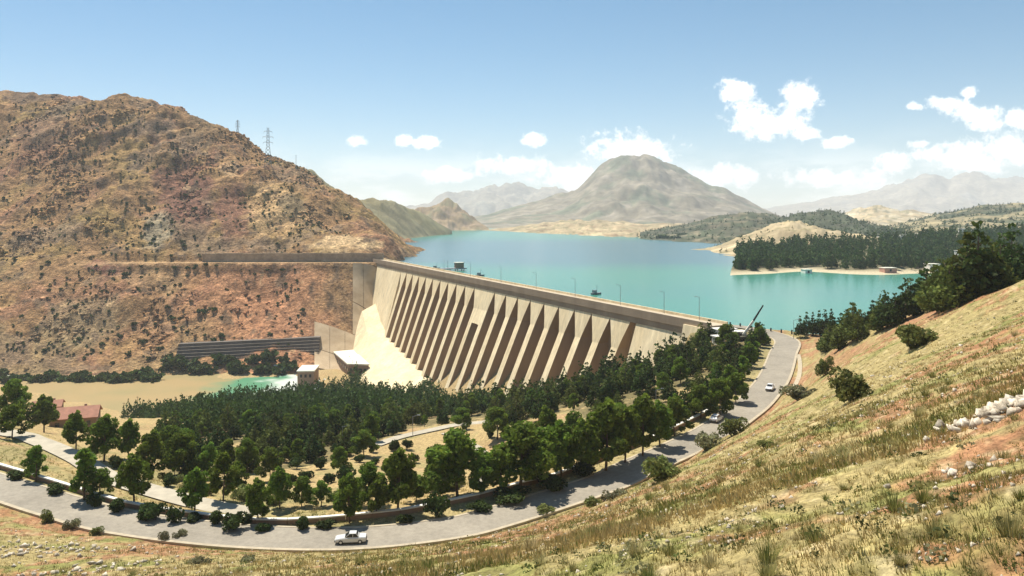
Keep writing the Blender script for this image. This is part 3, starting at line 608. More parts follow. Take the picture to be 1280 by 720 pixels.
# toe apron in front of the ribs by the far bank
rings = []
for s in (30, 60, 90, 120, 150, 180, 205):
    zb = bot(s); D = face_D(s, CREST-zb); rings.append([(s, D-6, zb-14), (s, D+30, -117), (s, D+26, -112), (s, D+10, zb-4.5), (s, D-1.0, zb+1.2), (s, D-6, zb+1)])
dam_part('toe_apron', [r[::-1] for r in rings], M_CONC)
# stepped stair along the far abutment
for i in range(13):
    s0 = -9.5; d0 = 5+i*5.2; D = face_D(60, d0)*0.95; b2 = MB()
    b2.hexa([dl(s0-4, D-6, CREST-d0-5.2), dl(s0, D-6, CREST-d0-5.2), dl(s0, D+2.6, CREST-d0-5.2), dl(s0-4, D+2.6, CREST-d0-5.2), dl(s0-4, D-6, CREST-d0-0.3), dl(s0, D-6, CREST-d0-0.3), dl(s0, D+2.6, CREST-d0-0.3), dl(s0-4, D+2.6, CREST-d0-0.3)])
    b2.build('stair_step', M_SIDE if i % 2 else M_PAD, dam)

# concrete-faced slope beside the dam
pad = tag(empty('abutment_slab', mhit(430, 430) or (-130,620,-100)), 'sunlit sandy concrete slab facing the slope beside the dam', 'concrete slab'); PL = Vector(pad.location)
def pad_panel(px0, px1, y0, y1, m=M_PAD, lift=1.4):
    V = []; n = 6
    for j in range(n):
        for i in range(n):
            px = px0+(px1-px0)*i/(n-1); d = y0+(y1-y0)*j/(n-1); x = (px-CX)/F*d
            V.append((x-PL.x, d-PL.y, float(mount_z(np.array([x]), np.array([d]))[0])+lift-PL.z))
    raw('panel', V, grid_faces(n, n), m, pad, smooth=True)
for i, (a, c) in enumerate(((393,412),(412.4,431),(431.4,450),(450.4,467))):
    for (y0, y1) in ((588,612),(612.5,636)): pad_panel(a, c, y0, y1)
for (a, c) in ((441,454),(454.4,470)):
    for (y0, y1) in ((636.5,660),(660.5,684)): pad_panel(a, c, y0, y1)
# retaining wall along the bench road
rw = tag(empty('retaining_wall', BENCH[-1]), 'brown retaining wall along the road cut into the mountainside', 'retaining wall')
line = [(p[0], p[1]) for p in BENCH if (p[0]/p[1]*F+CX) > 232]
for i in range(0, len(line)-1, 1):
    seg = line[i:i+2]
    if len(seg) < 2: continue
    a = np.array(seg[0]); c = np.array(seg[-1]); t = (c-a)/np.linalg.norm(c-a); nr_ = np.array([-t[1], t[0]]); a = a+nr_*5.6; c = c+nr_*5.6-t*0.05
    q = [(a+nr_*0), (c+nr_*0), (c+nr_*2.5), (a+nr_*2.5)]; b2 = MB()
    h = 7.8 if i % 2 else 7.5
    b2.hexa([(p[0]-rw.location.x, p[1]-rw.location.y, -1.0) for p in q]+[(p[0]-rw.location.x, p[1]-rw.location.y, h) for p in q]); b2.build('wall_section', M_WALLG, rw)

# ------------------------------------------------------------------ plants
def quads_from(P, dirs, size, seed, flat=0.5):
    """leaf-sized rhombs at P, facing roughly along dirs"""
    r = np.random.default_rng(seed); n = len(P)
    nr = dirs*flat + r.normal(size=(n, 3))*0.55; nr /= np.linalg.norm(nr, axis=1)[:, None]+1e-9
    a = np.cross(nr, r.normal(size=(n, 3))); a /= np.linalg.norm(a, axis=1)[:, None]+1e-9; b = np.cross(nr, a)
    s = size*(0.6+0.8*r.random(n))[:, None]; w = 0.55+0.3*r.random(n)[:, None]
    bend = nr*s*0.18
    V = np.stack([P-a*s-bend, P-b*s*w, P+a*s-bend, P+b*s*w], 1).reshape(-1, 3)
    return V, np.arange(n*4).reshape(n, 4)
def cloud(lobes, n, seed, inner=0.55):
    r = np.random.default_rng(seed); L_ = np.array(lobes, float); ar = (L_[:, 3]*L_[:, 4]*L_[:, 5])**(2/3); k = r.choice(len(L_), n, p=ar/ar.sum())
    d = r.normal(size=(n, 3)); d /= np.linalg.norm(d, axis=1)[:, None]; rad = inner+(1.05-inner)*r.random(n)**0.6
    P = L_[k, :3]+d*L_[k, 3:]*rad[:, None]; return P, d, k
def crown_mesh(name, lobes, n, size, m, seed, parent, warm=0.25, inner=0.55):
    r = np.random.default_rng(seed+1); P, d, k = cloud(lobes, n, seed, inner); V, Fc = quads_from(P, d, size, seed+2)
    lb = 0.62+0.76*r.random(len(lobes)); t = (lb[k]*(0.8+0.4*r.random(n)))[:, None]*np.ones((1, 3)); t[:, 0] *= 1+warm*(r.random(n)-0.4); t[:, 2] *= 1-0.3*(r.random(n)-0.5)
    return raw(name, V, Fc, m, parent, cols=np.repeat(t, 4, 0))
def trunk_mesh(h, r0, limbs, parent, seed, lean=0.03):
    rr = random.Random(seed); b = MB(); p = Vector((0, 0, -0.3)); top = Vector((lean*h, rr.uniform(-lean, lean)*h, h)); q = p.lerp(top, 0.5)+Vector((rr.uniform(-.1,.1), rr.uniform(-.1,.1), 0))
    b.tube(p, q, r0, r0*0.75, 7); b.tube(q, top, r0*0.75, r0*0.3, 7)
    for i in range(limbs):
        t = rr.uniform(0.35, 0.9); s0 = p.lerp(top, t); an = rr.uniform(0, 6.28); ln = h*rr.uniform(0.25, 0.45)
        b.tube(s0, s0+Vector((math.cos(an)*ln*0.8, math.sin(an)*ln*0.8, ln*0.6)), r0*0.35, r0*0.1, 5)
    return b.build('trunk', M_BARK, parent, True)
def broad_tree(H, W, seed, n=2600, stem=0.22, size=0.24):
    r = random.Random(seed); root = empty('broadleaf_tree'); zb = H*stem; lobes = []
    nl = 22
    for i in range(nl):
        t = (i+0.5)/nl; z = zb+(H-zb)*t*0.95+r.uniform(-.04,.04)*H; wd = W/2*math.sin(math.pi*min(1, 0.16+0.80*t**0.75))**0.9
        an = i*2.4+r.uniform(-.7,.7); rad = wd*r.uniform(0.25, 1.0); s = W*r.uniform(0.09, 0.21)
        lobes.append((math.cos(an)*rad, math.sin(an)*rad, z, s, s, s*r.uniform(0.75, 1.1)))
    trunk_mesh(H*0.8, 0.02*H, 7, root, seed); crown_mesh('crown', lobes, n, size, L_DEC, seed, root); return root
def pine_tree(H, W, seed, n=1100, size=0.30, m=None, name='pine_tree', stem=0.12):
    r = random.Random(seed); root = empty(name); lobes = []; lay = 8
    for i in range(lay):
        t = i/(lay-1); z = H*(stem+0.06)+H*(0.90-stem)*t; wd = W/2*(1-t)**0.75*(0.9+0.2*r.random())+0.12*W*(1-t*0.6); k = max(1, int(5*(1-t)+1.5)); off = r.uniform(0, 6.28)
        for j in range(k):
            an = off+6.283*j/k+r.uniform(-.3,.3); rad = wd*0.62 if k > 1 else 0; s = max(0.12*W, wd*r.uniform(0.36, 0.5))
            lobes.append((math.cos(an)*rad, math.sin(an)*rad, z+r.uniform(-.03,.03)*H, s, s, s*0.7))
    trunk_mesh(H*0.85, 0.018*H, 3, root, seed, 0.015); crown_mesh('crown', lobes, n, size, m or L_PINE, seed, root, warm=0.15, inner=0.5); return root
def bush(W, H, seed, n, size, m, name, stems=True):
    r = random.Random(seed); root = empty(name); lobes = []
    for i in range(13):
        an = r.uniform(0, 6.28); rad = W/2*r.uniform(0.1, 0.85); s = W*r.uniform(0.11, 0.27); lobes.append((math.cos(an)*rad, math.sin(an)*rad, H*r.uniform(0.25, 0.68), s, s, min(s, H*0.34)))
    crown_mesh('foliage', lobes, n, size, m, seed, root)
    if stems:
        b = MB()
        for i in range(6): an = r.uniform(0, 6.28); b.tube((0,0,-0.2), (math.cos(an)*W*0.25, math.sin(an)*W*0.25, H*0.6), 0.05, 0.02, 4)
        b.build('stem', M_BARK, root)
    return root
def place(proto, tr, p, s=1.0, sz=None, rz=None, label=None, cat=None, group=None, first=[set()]):
    o = copy_tree(proto, tr)
    o.location = p; o.scale = (s, s, sz if sz else s); o.rotation_euler = (0, 0, random.uniform(0, 6.28) if rz is None else rz)
    return tag(o, label, cat, group)
def drop_proto(o):
    for c in kids(o): bpy.data.objects.remove(c)
    bpy.data.objects.remove(o)
def clump(seed, n, col, col2):
    r = np.random.default_rng(seed); root = empty('grass_clump'); an = r.random(n)*6.283; rad = 0.16*np.sqrt(r.random(n)); le = 0.12+0.5*r.random(n)**1.4; ou = le*(0.1+1.1*r.random(n)**1.3); w = 0.011
    dx, dy = np.cos(an), np.sin(an); bx, by = dx*rad, dy*rad; sx_, sy_ = -dy*w, dx*w; o_ = np.zeros(n)-0.04
    V = np.stack([np.stack([bx-sx_, by-sy_, o_], 1), np.stack([bx+sx_, by+sy_, o_], 1), np.stack([bx+dx*ou, by+dy*ou, le], 1)], 1).reshape(-1, 3)
    k = r.random((n, 1)); c = np.array(col)*(1-k)+np.array(col2)*k; raw('blades', V, np.arange(n*3).reshape(-1, 3), L_GRASS, root, cols=np.repeat(c, 3, 0)); return root
PC = [clump(61, 300, (0.17,0.17,0.055), (0.42,0.35,0.15)), clump(62, 260, (0.26,0.24,0.10), (0.52,0.42,0.21)), clump(63, 300, (0.12,0.15,0.04), (0.30,0.27,0.09))]
PB = [broad_tree(8, 6.6, 1, 4200), broad_tree(8, 5.4, 2, 3600), broad_tree(8, 4.4, 3, 2800, 0.2), broad_tree(8, 3.8, 4, 2400, 0.26)]
PP = [pine_tree(8, 4.2, 11), pine_tree(8, 4.8, 12), pine_tree(8, 3.6, 13), pine_tree(8, 4.6, 14, m=L_PINE2), pine_tree(8, 5.2, 15, n=1300, m=L_PINE2)]
PL_ = [pine_tree(8, 4.2, 16, 260, 0.6), pine_tree(8, 5.0, 17, 280, 0.62), pine_tree(8, 3.2, 18, 220, 0.55)]
PS = [bush(3.0, 2.8, 21, 1500, 0.17, L_SHRUB, 'round_shrub'), bush(3.0, 3.0, 22, 1500, 0.17, L_SHRUB, 'round_shrub')]
PW = [bush(3.2, 2.2, 31, 1500, 0.14, L_BUSH, 'wild_bush'), bush(3.2, 1.8, 32, 1300, 0.14, L_SAGE, 'wild_bush')]
PM = [bush(3.0, 2.4, 41, 140, 0.42, L_SHRUB, 'mountain_bush', False), bush(3.0, 2.0, 42, 130, 0.42, L_SHRUB, 'mountain_bush', False)]
TR = {o.name: tree_of(o) for o in PB+PP+PL_+PS+PW+PM+PC}
def pl(o, *a, **k): return place(o, TR[o.name], *a, **k)

# broadleaf trees along the low wall and in the park: (px, base, top, width)
GW = 'leafy trees along the low wall by the road'; GP = 'leafy trees in the park below the road'
wall_trees = [(45,602,562,20),(105,627,566,26),(168,630,575,36),(243,643,592,30),(323,655,605,28),(437,654,600,32),(497,640,570,42),(572,622,552,66),(650,612,540,68),(702,597,535,40),(757,590,512,50),(803,572,503,38),(843,545,505,32),(876,523,487,28),(625,618,562,36),(676,606,546,44),(730,594,532,40),(781,580,518,36),(825,560,508,32),(600,622,580,24),(470,646,606,26)]
park_trees = [(16,534,483,36),(55,540,498,26),(95,562,520,25),(130,577,526,33),(160,577,533,24),(190,600,545,35),(230,600,550,36),(279,627,572,26),(298,618,583,20),(350,636,590,26),(377,634,603,22),(402,634,607,22),(460,630,586,34),(520,626,598,26),
              (545,612,565,36),(683,562,514,28),(125,622,592,26),(262,600,560,26),(310,592,556,24),(338,600,566,24),(210,575,540,28),(622,548,514,30),(580,538,514,22),(716,552,520,24),(780,545,512,28),(455,572,545,26),(425,590,560,20),(900,520,480,28),(920,505,472,26),(15,548,512,30)]
for lst, grp, lab in ((wall_trees, GW, 'leafy green tree standing beside the low white-topped wall along the road'), (park_trees, GP, 'leafy green tree in the dry park ground between road and wood')):
    for i, (px, by, ty, w) in enumerate(lst):
        p = hit(px, by)
        if not p: continue
        h = (by-ty)/F*p.y*1.12; wm_ = w/F*p.y*1.28; asp = wm_/h; k = 0 if asp > 0.75 else 1 if asp > 0.62 else 2 if asp > 0.5 else 3
        o = PB[k]; W0 = (6.6, 5.4, 4.4, 3.8)[k]
        pl(o, p, wm_/W0, h/8, label={572: 'broad round leafy tree beside the low wall, grey bush at its foot', 650: 'broadest leafy tree beside the low wall, throwing the longest shade on the road'}.get(px, lab), cat='tree', group=grp)
GB = 'round clipped shrubs along the road edge'
for (px, by, w, h) in [(146,642,22,22),(193,652,24,26),(218,655,18,24),(270,657,18,22),(293,664,26,26),(378,664,18,22),(545,646,27,32),(118,634,20,20),(183,650,24,24),(328,666,18,14),(408,662,22,14),(145,585,18,18),(212,608,18,18),(243,652,22,12),(310,655,16,14),(505,655,20,14),(600,640,26,14),(640,628,40,20),(690,612,36,22),(730,596,34,22),(20,600,22,14),(70,618,24,16)]:
    p = hit(px, by)
    if p: pl(PS[(px//7) % 2], p, w/F*p.y/2.7, h/F*p.y/2.9, label='dark round shrub at the road edge before the low wall', cat='shrub', group=GB)
for (px, by, w, h, k, lab) in [(825,604,46,30,0,'big green wild bush on the grassy slope just above the road'),(885,563,36,26,1,'grey-green wild bush on the slope above the bend in the road'),(915,545,30,22,0,'yellow-green wild bush on the road bank beside the parked white car'),(1030,468,20,22,0,'small dark bush on the slope below the pines'),
                               (1065,500,50,36,0,'wide olive bush on the grassy slope under the pines'),(1140,436,54,30,0,'spreading green bush on the grass beside the pines'),(1000,500,44,20,1,'low grey bush on the bank above the road bend'),(560,610,34,24,1,'grey bush at the foot of the broad tree by the wall')]:
    p = hit(px, by)
    if p: pl(PW[k], p, w/F*p.y/2.9, h/F*p.y/2.0, label=lab, cat='bush')
for (px, by, w, h) in [(770,622,30,14),(740,632,26,14),(60,652,16,14),(90,660,18,14),(225,672,16,12),(120,668,14,10),(960,560,22,10),(680,640,26,10),(205,676,14,14),(250,705,24,12),(310,705,20,12)]:
    p = hit(px, by)
    if p: pl(PW[1 if px % 20 else 0], p-Vector((0,0,0.15)), w/F*p.y/2.9, h/F*p.y/2.0, label='small grey-green bush among the dry grass above the road', cat='bush', group='small bushes on the grassy slope')
cr = np.random.default_rng(303)
for i in range(170):
    y = math.exp(cr.uniform(math.log(10), math.log(85))); x = cr.uniform(-0.5, 0.72)*y; p = (x, y, float(ground_z(x, y)[0]))
    if dist_line(np.array([x]), np.array([y]), ROAD)[0][0] < 7: continue
    sc_ = cr.uniform(0.32, 0.8)*(1 if y < 30 else 1.7); pl(PC[i % 3], p, sc_, sc_*cr.uniform(0.7, 1.1), label='bristly clump of long grass on the near hillside', cat='grass clump', group='grass clumps on the near hillside')

# the wood below the dam
def darts(poly, n, dmin, seed, ok):
    r = np.random.default_rng(seed); P = np.array(poly); lo = P.min(0); hi = P.max(0); C = lo+(hi-lo)*r.random((n, 2)); C = C[in_poly(C[:, 0], C[:, 1], poly)]; C = C[ok(C[:, 0], C[:, 1])]
    cell = {}; out = []
    for x, y in C:
        i, j = int(x//dmin), int(y//dmin)
        if any((x-a)**2+(y-b)**2 < dmin*dmin for ii in (i-1,i,i+1) for jj in (j-1,j,j+1) for a, b in cell.get((ii,jj), ())): continue
        cell.setdefault((i,j), []).append((x, y)); out.append((x, y))
    return np.array(out)
def wood_ok(x, y):
    m = np.ones(len(x), bool)
    for l_, w in ((ROAD,7.5),(PATH,4.5),(PARK,4.0),(LOOP,4.0)): m &= dist_line(x, y, l_)[0] > w
    px = CX+x/y*F; z = GR(x, y); py = HY-z/y*F
    for cx, cy, rx, ry in ((700,535,26,20),(930,462,28,7),(790,505,20,10),(870,478,30,6),(835,520,18,8)):
        an = R(-38) if cx > 750 else 0; dx = (px-cx)*math.cos(an)+(py-cy)*math.sin(an); dy = -(px-cx)*math.sin(an)+(py-cy)*math.cos(an); m &= (dx/rx)**2+(dy/ry)**2 > 1
    s_ = (x-DA[0])*DU[0]+(y-DA[1])*DU[1]; D_ = (x-DA[0])*DN[0]+(y-DA[1])*DN[1]
    m &= D_ > np.array([face_D(s, CREST-bot(s))+3 if s < 440 else 4 for s in s_])
    return m & (fbm(x, y, 30, 3, 205) < 0.34)
W_ = darts(FOREST, 9000, 4.3, 3, wood_ok); order = np.argsort(np.hypot(W_[:, 0], W_[:, 1])); W_ = W_[order]; Wz = ground_z(W_[:, 0], W_[:, 1])
def stuff_trees(name, pts, hts, wid, seed, m, nq=40, label=None, cat=None, group=None, sz=0.8):
    r = np.random.default_rng(seed); Vs = []; Cs = []
    base = []
    for v in range(5):
        lobes = []; rr = random.Random(seed+v)
        for i in range(7): t = i/6; an = rr.uniform(0, 6.28); w = 0.32*(1-t)**0.7+0.06; lobes.append((math.cos(an)*w*0.6, math.sin(an)*w*0.6, 0.18+0.76*t, w*0.75, w*0.75, 0.13))
        P, d, _ = cloud(lobes, nq, seed+v, 0.45); V, _f = quads_from(P, d, 0.10*sz*math.sqrt(60/nq)*1.15, seed+v+9); base.append(V)
    k = r.integers(0, 5, len(pts)); an = r.random(len(pts))*6.28
    for i, p in enumerate(pts):
        V = base[k[i]].copy(); c, s = math.cos(an[i]), math.sin(an[i]); x = V[:, 0]*c-V[:, 1]*s; y = V[:, 0]*s+V[:, 1]*c
        Vs.append(np.stack([x*hts[i]*wid+p[0], y*hts[i]*wid+p[1], V[:, 2]*hts[i]+p[2]-0.02*hts[i]], 1)); Cs.append(np.full((len(V), 3), 0.75+0.5*r.random())*np.repeat(0.75+0.5*r.random((len(V)//4, 1)), 4, 0))
    Vs = np.concatenate(Vs); o = raw(name, Vs, np.arange(len(Vs)).reshape(-1, 4), m, cols=np.concatenate(Cs)); o['kind'] = 'stuff'
    return tag(o, label, cat, group)
NI = min(270, len(W_))
for i in range(NI):
    x, y = W_[i]; o = PP[int(RNG.integers(0, 5))]; h = RNG.uniform(4.5, 9.2)*(0.85 if y < 200 else 1.0)
    if RNG.random() < 0.3:
        pl(PB[int(RNG.integers(0, 4))], (x, y, Wz[i]-0.1), h/8*0.95, h/8*0.85, label='leafy lighter green tree mixed among the pines below the dam', cat='tree', group='leafy trees within the wood'); continue
    pl(o, (x, y, Wz[i]-0.1), h/8*1.15, h/8, label='dark green pine of the dense wood below the dam', cat='tree', group='pines of the wood below the dam')
rest = [(x, y, z) for (x, y), z in zip(W_[NI:], Wz[NI:])]
if rest: stuff_trees('pine_wood', rest, RNG.uniform(6.5, 11.5, len(rest)), 0.85, 5, L_PINE, 110, 'dense dark pine wood filling the valley below the dam', 'wood', sz=0.8)

orr = np.random.default_rng(41)
for row, (x0, y0, x1, y1, n) in enumerate(((345,575,545,560,9),(335,590,560,574,9),(350,606,545,588,8),(560,560,640,535,4))):
    for k in range(n):
        px = x0+(x1-x0)*(k+0.5)/n+orr.uniform(-5, 5); py = y0+(y1-y0)*(k+0.5)/n+orr.uniform(-3, 3); p = hit(px, py); h = orr.uniform(1.6, 3.2)
        if p and min(dist_line(np.array([p.x]), np.array([p.y]), l_)[0][0] for l_ in (PARK, LOOP)) > 2.5: pl(PS[k % 2], p, h/2.9*orr.uniform(0.8, 1.2), h/2.9, label='low orchard tree planted in rows on the dry park ground', cat='tree', group='orchard trees in the park')
for k in range(46):
    px = orr.uniform(200, 760); py = np.interp(px, [200,300,420,520,600,680,760], [606,636,634,622,606,584,560])-orr.uniform(0, 14); p = hit(px, py)
    if p and dist_line(np.array([p.x]), np.array([p.y]), ROAD)[0][0] > 7 and dist_line(np.array([p.x]), np.array([p.y]), PATH)[0][0] > 3.5: h = orr.uniform(1.2, 2.6); pl(PW[0], p, h/2.2*orr.uniform(0.9, 1.5), h/2.2, label='leafy shrub growing behind the low roadside wall', cat='shrub', group='shrubs behind the roadside wall')
# pines on the shoulder of the hill
for px, by in ((1036,440),(1050,436),(1062,432),(1078,427),(1092,422),(1108,414),(1122,406),(1136,398),(1150,390),(1164,388),(1178,388),(1192,382),(1206,376),(1220,371),(1234,365),(1248,358),(1262,351),(1276,345),(1292,338),(1310,332)):
    p = hit(px, by+3)
    if not p: continue
    for k, off in enumerate((0, 9, 20, 34)):
        d = p.y+off+random.uniform(-3, 3)+4; x = (px+random.uniform(-6, 6)-CX)/F*d; z = float(ground_z(x, d)[0])
        if z < LAKE+0.8: continue
        h = (random.uniform(6.2, 10.0) if px < 1160 else random.uniform(9.0, 13.5))*(1-0.05*k)
        pl(PP[random.choice((0,1,3,4,4,0))], (x, d, z-0.1), h/8*1.1, h/8, label='pine standing on the shoulder of the grassy hill above the lake', cat='tree', group='pines on the hill shoulder')
for i, px in enumerate((1000,1008,1016,1024,1031,1039)):
    d = 272+3*(i % 2); x = (px-CX)/F*d; z = float(ground_z(x, d)[0]); h = 7.2+0.4*i
    pl(PP[i % 3], (x, d, max(z, LAKE)-0.1), h/8*0.85, h/8, label='slim dark pine in the short row at the lake end of the road', cat='tree', group='row of pines at the lake end of the road')
# trees lining the upper road
rl = [k for k in range(len(ROAD)) if 165 < ROAD[k][1] < 272 and ROAD[k][0] > 20]
for j, k in enumerate(rl[::2]):
    t = ROAD[min(k+1, len(ROAD)-1)]-ROAD[k-1]; nr_ = np.array([-t[1], t[0]])/np.hypot(t[0], t[1]); off = 8.0+random.uniform(-1, 2.5); p = ROAD[k][:2]+nr_*off; z = float(ground_z(p[0], p[1])[0]); h = random.uniform(5.5, 8.0)
    pl(PB[1+j % 2] if j % 3 == 0 else PP[j % 3], (p[0], p[1], z-0.1), h/8*1.1, h/8, label='dark tree lining the upper road before the dam crest', cat='tree', group='trees lining the upper road')
# wood on the tongue of land across the water
pts = []
rr = np.random.default_rng(77); ncp = nc_
cand = PENV[ncp*2:]; cand = cand[rr.integers(0, len(cand), 1700)]
for v in cand:
    x = v[0]+rr.uniform(-5, 5); y = v[1]+rr.uniform(-14, 14); px = CX+x/y*F
    if px < 922 or px > 1300 or y < 562: continue
    pts.append((x, y, v[2]-0.3))
pts.sort(key=lambda p: p[1])
for i, p in enumerate(pts[:45]):
    h = rr.uniform(8, 13); pl(PL_[i % 3], p, h/8*0.9, h/8, label='dark pine on the wooded tongue of land across the lake', cat='tree', group='pines on the tongue of land')
if len(pts) > 45: stuff_trees('peninsula_wood', pts[45:], rr.uniform(7, 13, len(pts)-45), 0.9, 15, L_PINE, 60, 'dark wood covering the low tongue of land across the lake', 'wood')
for nm, cnt, hh in (('wooded_slope', 3200, 6), ('wooded_ridge', 900, 5.5), ('dark_shore_hill', 700, 4.5), ('low_brown_shore', 260, 6), ('tan_peninsula_hill', 220, 3)):
    o = bpy.data.objects[nm]; n = len(o.data.vertices); co = np.zeros(n*3, np.float32); o.data.vertices.foreach_get('co', co); co = co.reshape(-1, 3); cc = np.zeros(n*4, np.float32); o.data.color_attributes['tint'].data.foreach_get('color', cc); cc = cc.reshape(-1, 4)
    sel = np.nonzero((cc[:, 0] < (0.17 if nm not in ('low_brown_shore', 'tan_peninsula_hill') else 0.30)) & (co[:, 2] > -40))[0]
    if nm == 'low_brown_shore': sel = sel[(co[sel, 1] < 1500) & (co[sel, 0] > 120)]
    if len(sel) == 0: continue
    k = rr.choice(sel, cnt); P = co[k]+np.stack([rr.uniform(-9, 9, cnt), rr.uniform(-6, 6, cnt), np.zeros(cnt)-0.8], 1)
    stuff_trees('tree_cover', P, rr.uniform(0.7, 1.2, cnt)*hh, 1.2, 25, L_PINE, 14, {'wooded_slope': 'dark tree cover in bands over the slope behind the peninsula', 'wooded_ridge': 'dark tree cover on the ridge behind the tan hill', 'dark_shore_hill': 'dark scrub cover on the round hill across the lake', 'low_brown_shore': 'thin dark trees along the low brown far shore', 'tan_peninsula_hill': 'scattered scrub on the tan hill beside the lake'}[nm], 'tree cover')

# bushes on the mountain and along the river bank
mb = [(157,346),(196,339),(218,337),(235,336),(243,337),(258,333),(270,334),(212,398),(217,402),(224,400),(250,393),(256,391),(267,390),(278,421),(266,428),(150,422),(128,432),(387,312),(385,338),(392,360),(168,408),(210,385),(192,300),(184,283),(215,290),(228,305),(230,310),(243,262),(232,246),(186,262),(195,271),(120,202),(105,262),(85,245),(45,285),(110,275),(60,330),(100,425),(70,398),(95,385),(55,440),(160,445),(185,450),(140,455),(205,452),(180,430),(378,390),(360,372),(395,345)]
mrand = np.random.default_rng(19)
for i in range(150):
    px = mrand.uniform(0, 430); lim = np.interp(px, [0,150,250,340,430], [135,150,165,215,265]); mb.append((px, mrand.uniform(lim, 450)))
for i, (px, py) in enumerate(mb):
    if 380 < px < 475 and py > 290: continue
    p = mhit(px, py)
    if p: s = (mrand.uniform(0.7, 1.25) if i > 48 else mrand.uniform(1.2, 1.9)); pl(PM[i % 2], p-Vector((0,0,0.4)), s, s*mrand.uniform(0.8, 1.1), label='small dark bush dotting the bare brown mountainside', cat='bush', group='bushes dotting the mountainside')
for i, px in enumerate(list(range(-6, 340, 6))+[338,346,353,360,366]):
    by = np.interp(px, [0, 60, 100, 160, 200, 330, 370], [477, 484, 484, 482, 474, 470, 468])+mrand.uniform(-7, 3); d = 570+(12 if px > 200 else -15)+mrand.uniform(-8, 12); x = (px-CX)/F*d
    z = max(float(ground_z(x, d)[0]), float(mount_z(np.array([x]), np.array([d]))[0])); s = mrand.uniform(2.4, 4.4)
    pl(PM[i % 2], (x, d, z-0.5), s, s*mrand.uniform(0.9, 1.2), label='bushy dark tree in the belt along the river bank', cat='tree', group='bushy trees along the river bank')
n = 4200; y = mrand.uniform(590, 960, n); x = mrand.uniform(-0.70, -0.2, n)*y; px = CX+x/y*F; dB, _, _ = dist_line(x, y, BENCH); k = (dB > 9) & ~((px > 378) & (y < 735)) & ~((px > 215) & (px < 400) & (y < 680) & (mrand.random(n) < 0.75)) & (fbm(x, y, 55, 3, 421)+0.25*mrand.normal(size=n) > 0.08); x, y = x[k], y[k]; z = mount_z(x, y)
stuff_trees('mountain_scrub', np.stack([x, y, z-0.2], 1), mrand.uniform(0.9, 2.0, len(x)), 1.9, 33, L_SHRUB, 10, 'fine dark scrub speckling the whole brown mountainside', 'scrub', sz=1.3)
for o in PB+PP+PL_+PS+PW+PM+PC: drop_proto(o)

# ------------------------------------------------------------------ grass and stones on the near slope
rg_ = np.random.default_rng(99)
def tufts(name, n, y0, y1, blades, hgt, spread, label, seg2, seed, wid, side=-1):
    r = np.random.default_rng(seed); y = np.exp(r.uniform(math.log(y0), math.log(y1), n)); x = r.uniform(-0.95, 0.95, n)*y
    dr, _, sd = dist_line(x, y, ROAD_C); k = (dr > 5.2) & ((sd < 0) if side < 0 else ((sd > 0) & (dr < 32) & (dist_line(x, y, PATH_C)[0] > 3))) & (fbm(x, y, 2.6, 3, 301)+0.55*r.normal(size=n)*0.4 > -0.12); x, y = x[k], y[k]; n = len(x); z = ground_z(x, y)
    zone = fbm(x, y, 9, 5, 21)+0.5*fbm(x, y, 26, 4, 41); q = zone+r.normal(size=n)*0.22
    c = np.where(q[:, None] > 0.24, np.array([[0.150,0.165,0.048]]), np.where(q[:, None] > -0.02, np.array([[0.245,0.215,0.080]]), np.array([[0.37,0.295,0.135]])))
    sage = r.random(n) < 0.05; c[sage] = (0.21,0.21,0.12); c = c*np.array([1.22, 1.18, 1.05])*(0.75+0.5*r.random((n, 1)))
    h = hgt*(0.5+r.random(n)); B = blades; N_ = n*B; bi = np.repeat(np.arange(n), B); an = r.random(N_)*6.283; rad = spread*np.sqrt(r.random(N_))*h[bi]/hgt; le = h[bi]*(0.6+0.6*r.random(N_)); ou = le*(0.15+0.55*r.random(N_))
    dx, dy = np.cos(an), np.sin(an); bx = x[bi]+dx*rad; by = y[bi]+dy*rad; bz = z[bi]-0.03; wv = wid*(0.7+0.6*r.random(N_)); a2 = an+1.57+r.normal(size=N_)*0.5; sx_, sy_ = np.cos(a2)*wv, np.sin(a2)*wv
    b0 = np.stack([bx-sx_, by-sy_, bz], 1); b1 = np.stack([bx+sx_, by+sy_, bz], 1); tp = np.stack([bx+dx*ou, by+dy*ou, bz+le], 1); cb = np.repeat(c, B, 0)*(0.85+0.3*r.random((N_, 1)))
    if seg2:
        m0 = np.stack([bx+dx*ou*0.3-sx_*0.7, by+dy*ou*0.3-sy_*0.7, bz+le*0.62], 1); m1 = m0+np.stack([sx_*1.4, sy_*1.4, 0*sx_], 1)
        V = np.stack([b0, b1, m1, m0, tp], 1).reshape(-1, 3); i = np.arange(N_)*5; Fc = np.concatenate([np.stack([i, i+1, i+2], 1), np.stack([i, i+2, i+3], 1), np.stack([i+3, i+2, i+4], 1)]); C = np.repeat(cb, 5, 0)
    else:
        V = np.stack([b0, b1, tp], 1).reshape(-1, 3); Fc = np.arange(N_*3).reshape(-1, 3); C = np.repeat(cb, 3, 0)
    o = raw(name, V, Fc, L_GRASS, cols=C); return tag(o, label, 'grass', kind='stuff')
tufts('dry_grass', 24000, 7, 42, 16, 0.10, 0.15, 'dry and green grass tufts on the near hillside', False, 1, 0.010)
tufts('hillside_grass', 46000, 26, 150, 9, 0.19, 0.32, 'short straw and olive grass covering the slope above the road', False, 2, 0.03)
tufts('verge_grass', 26000, 105, 240, 9, 0.32, 0.4, 'dry grass on the bank between the road wall and the side path', False, 3, 0.05, side=1)
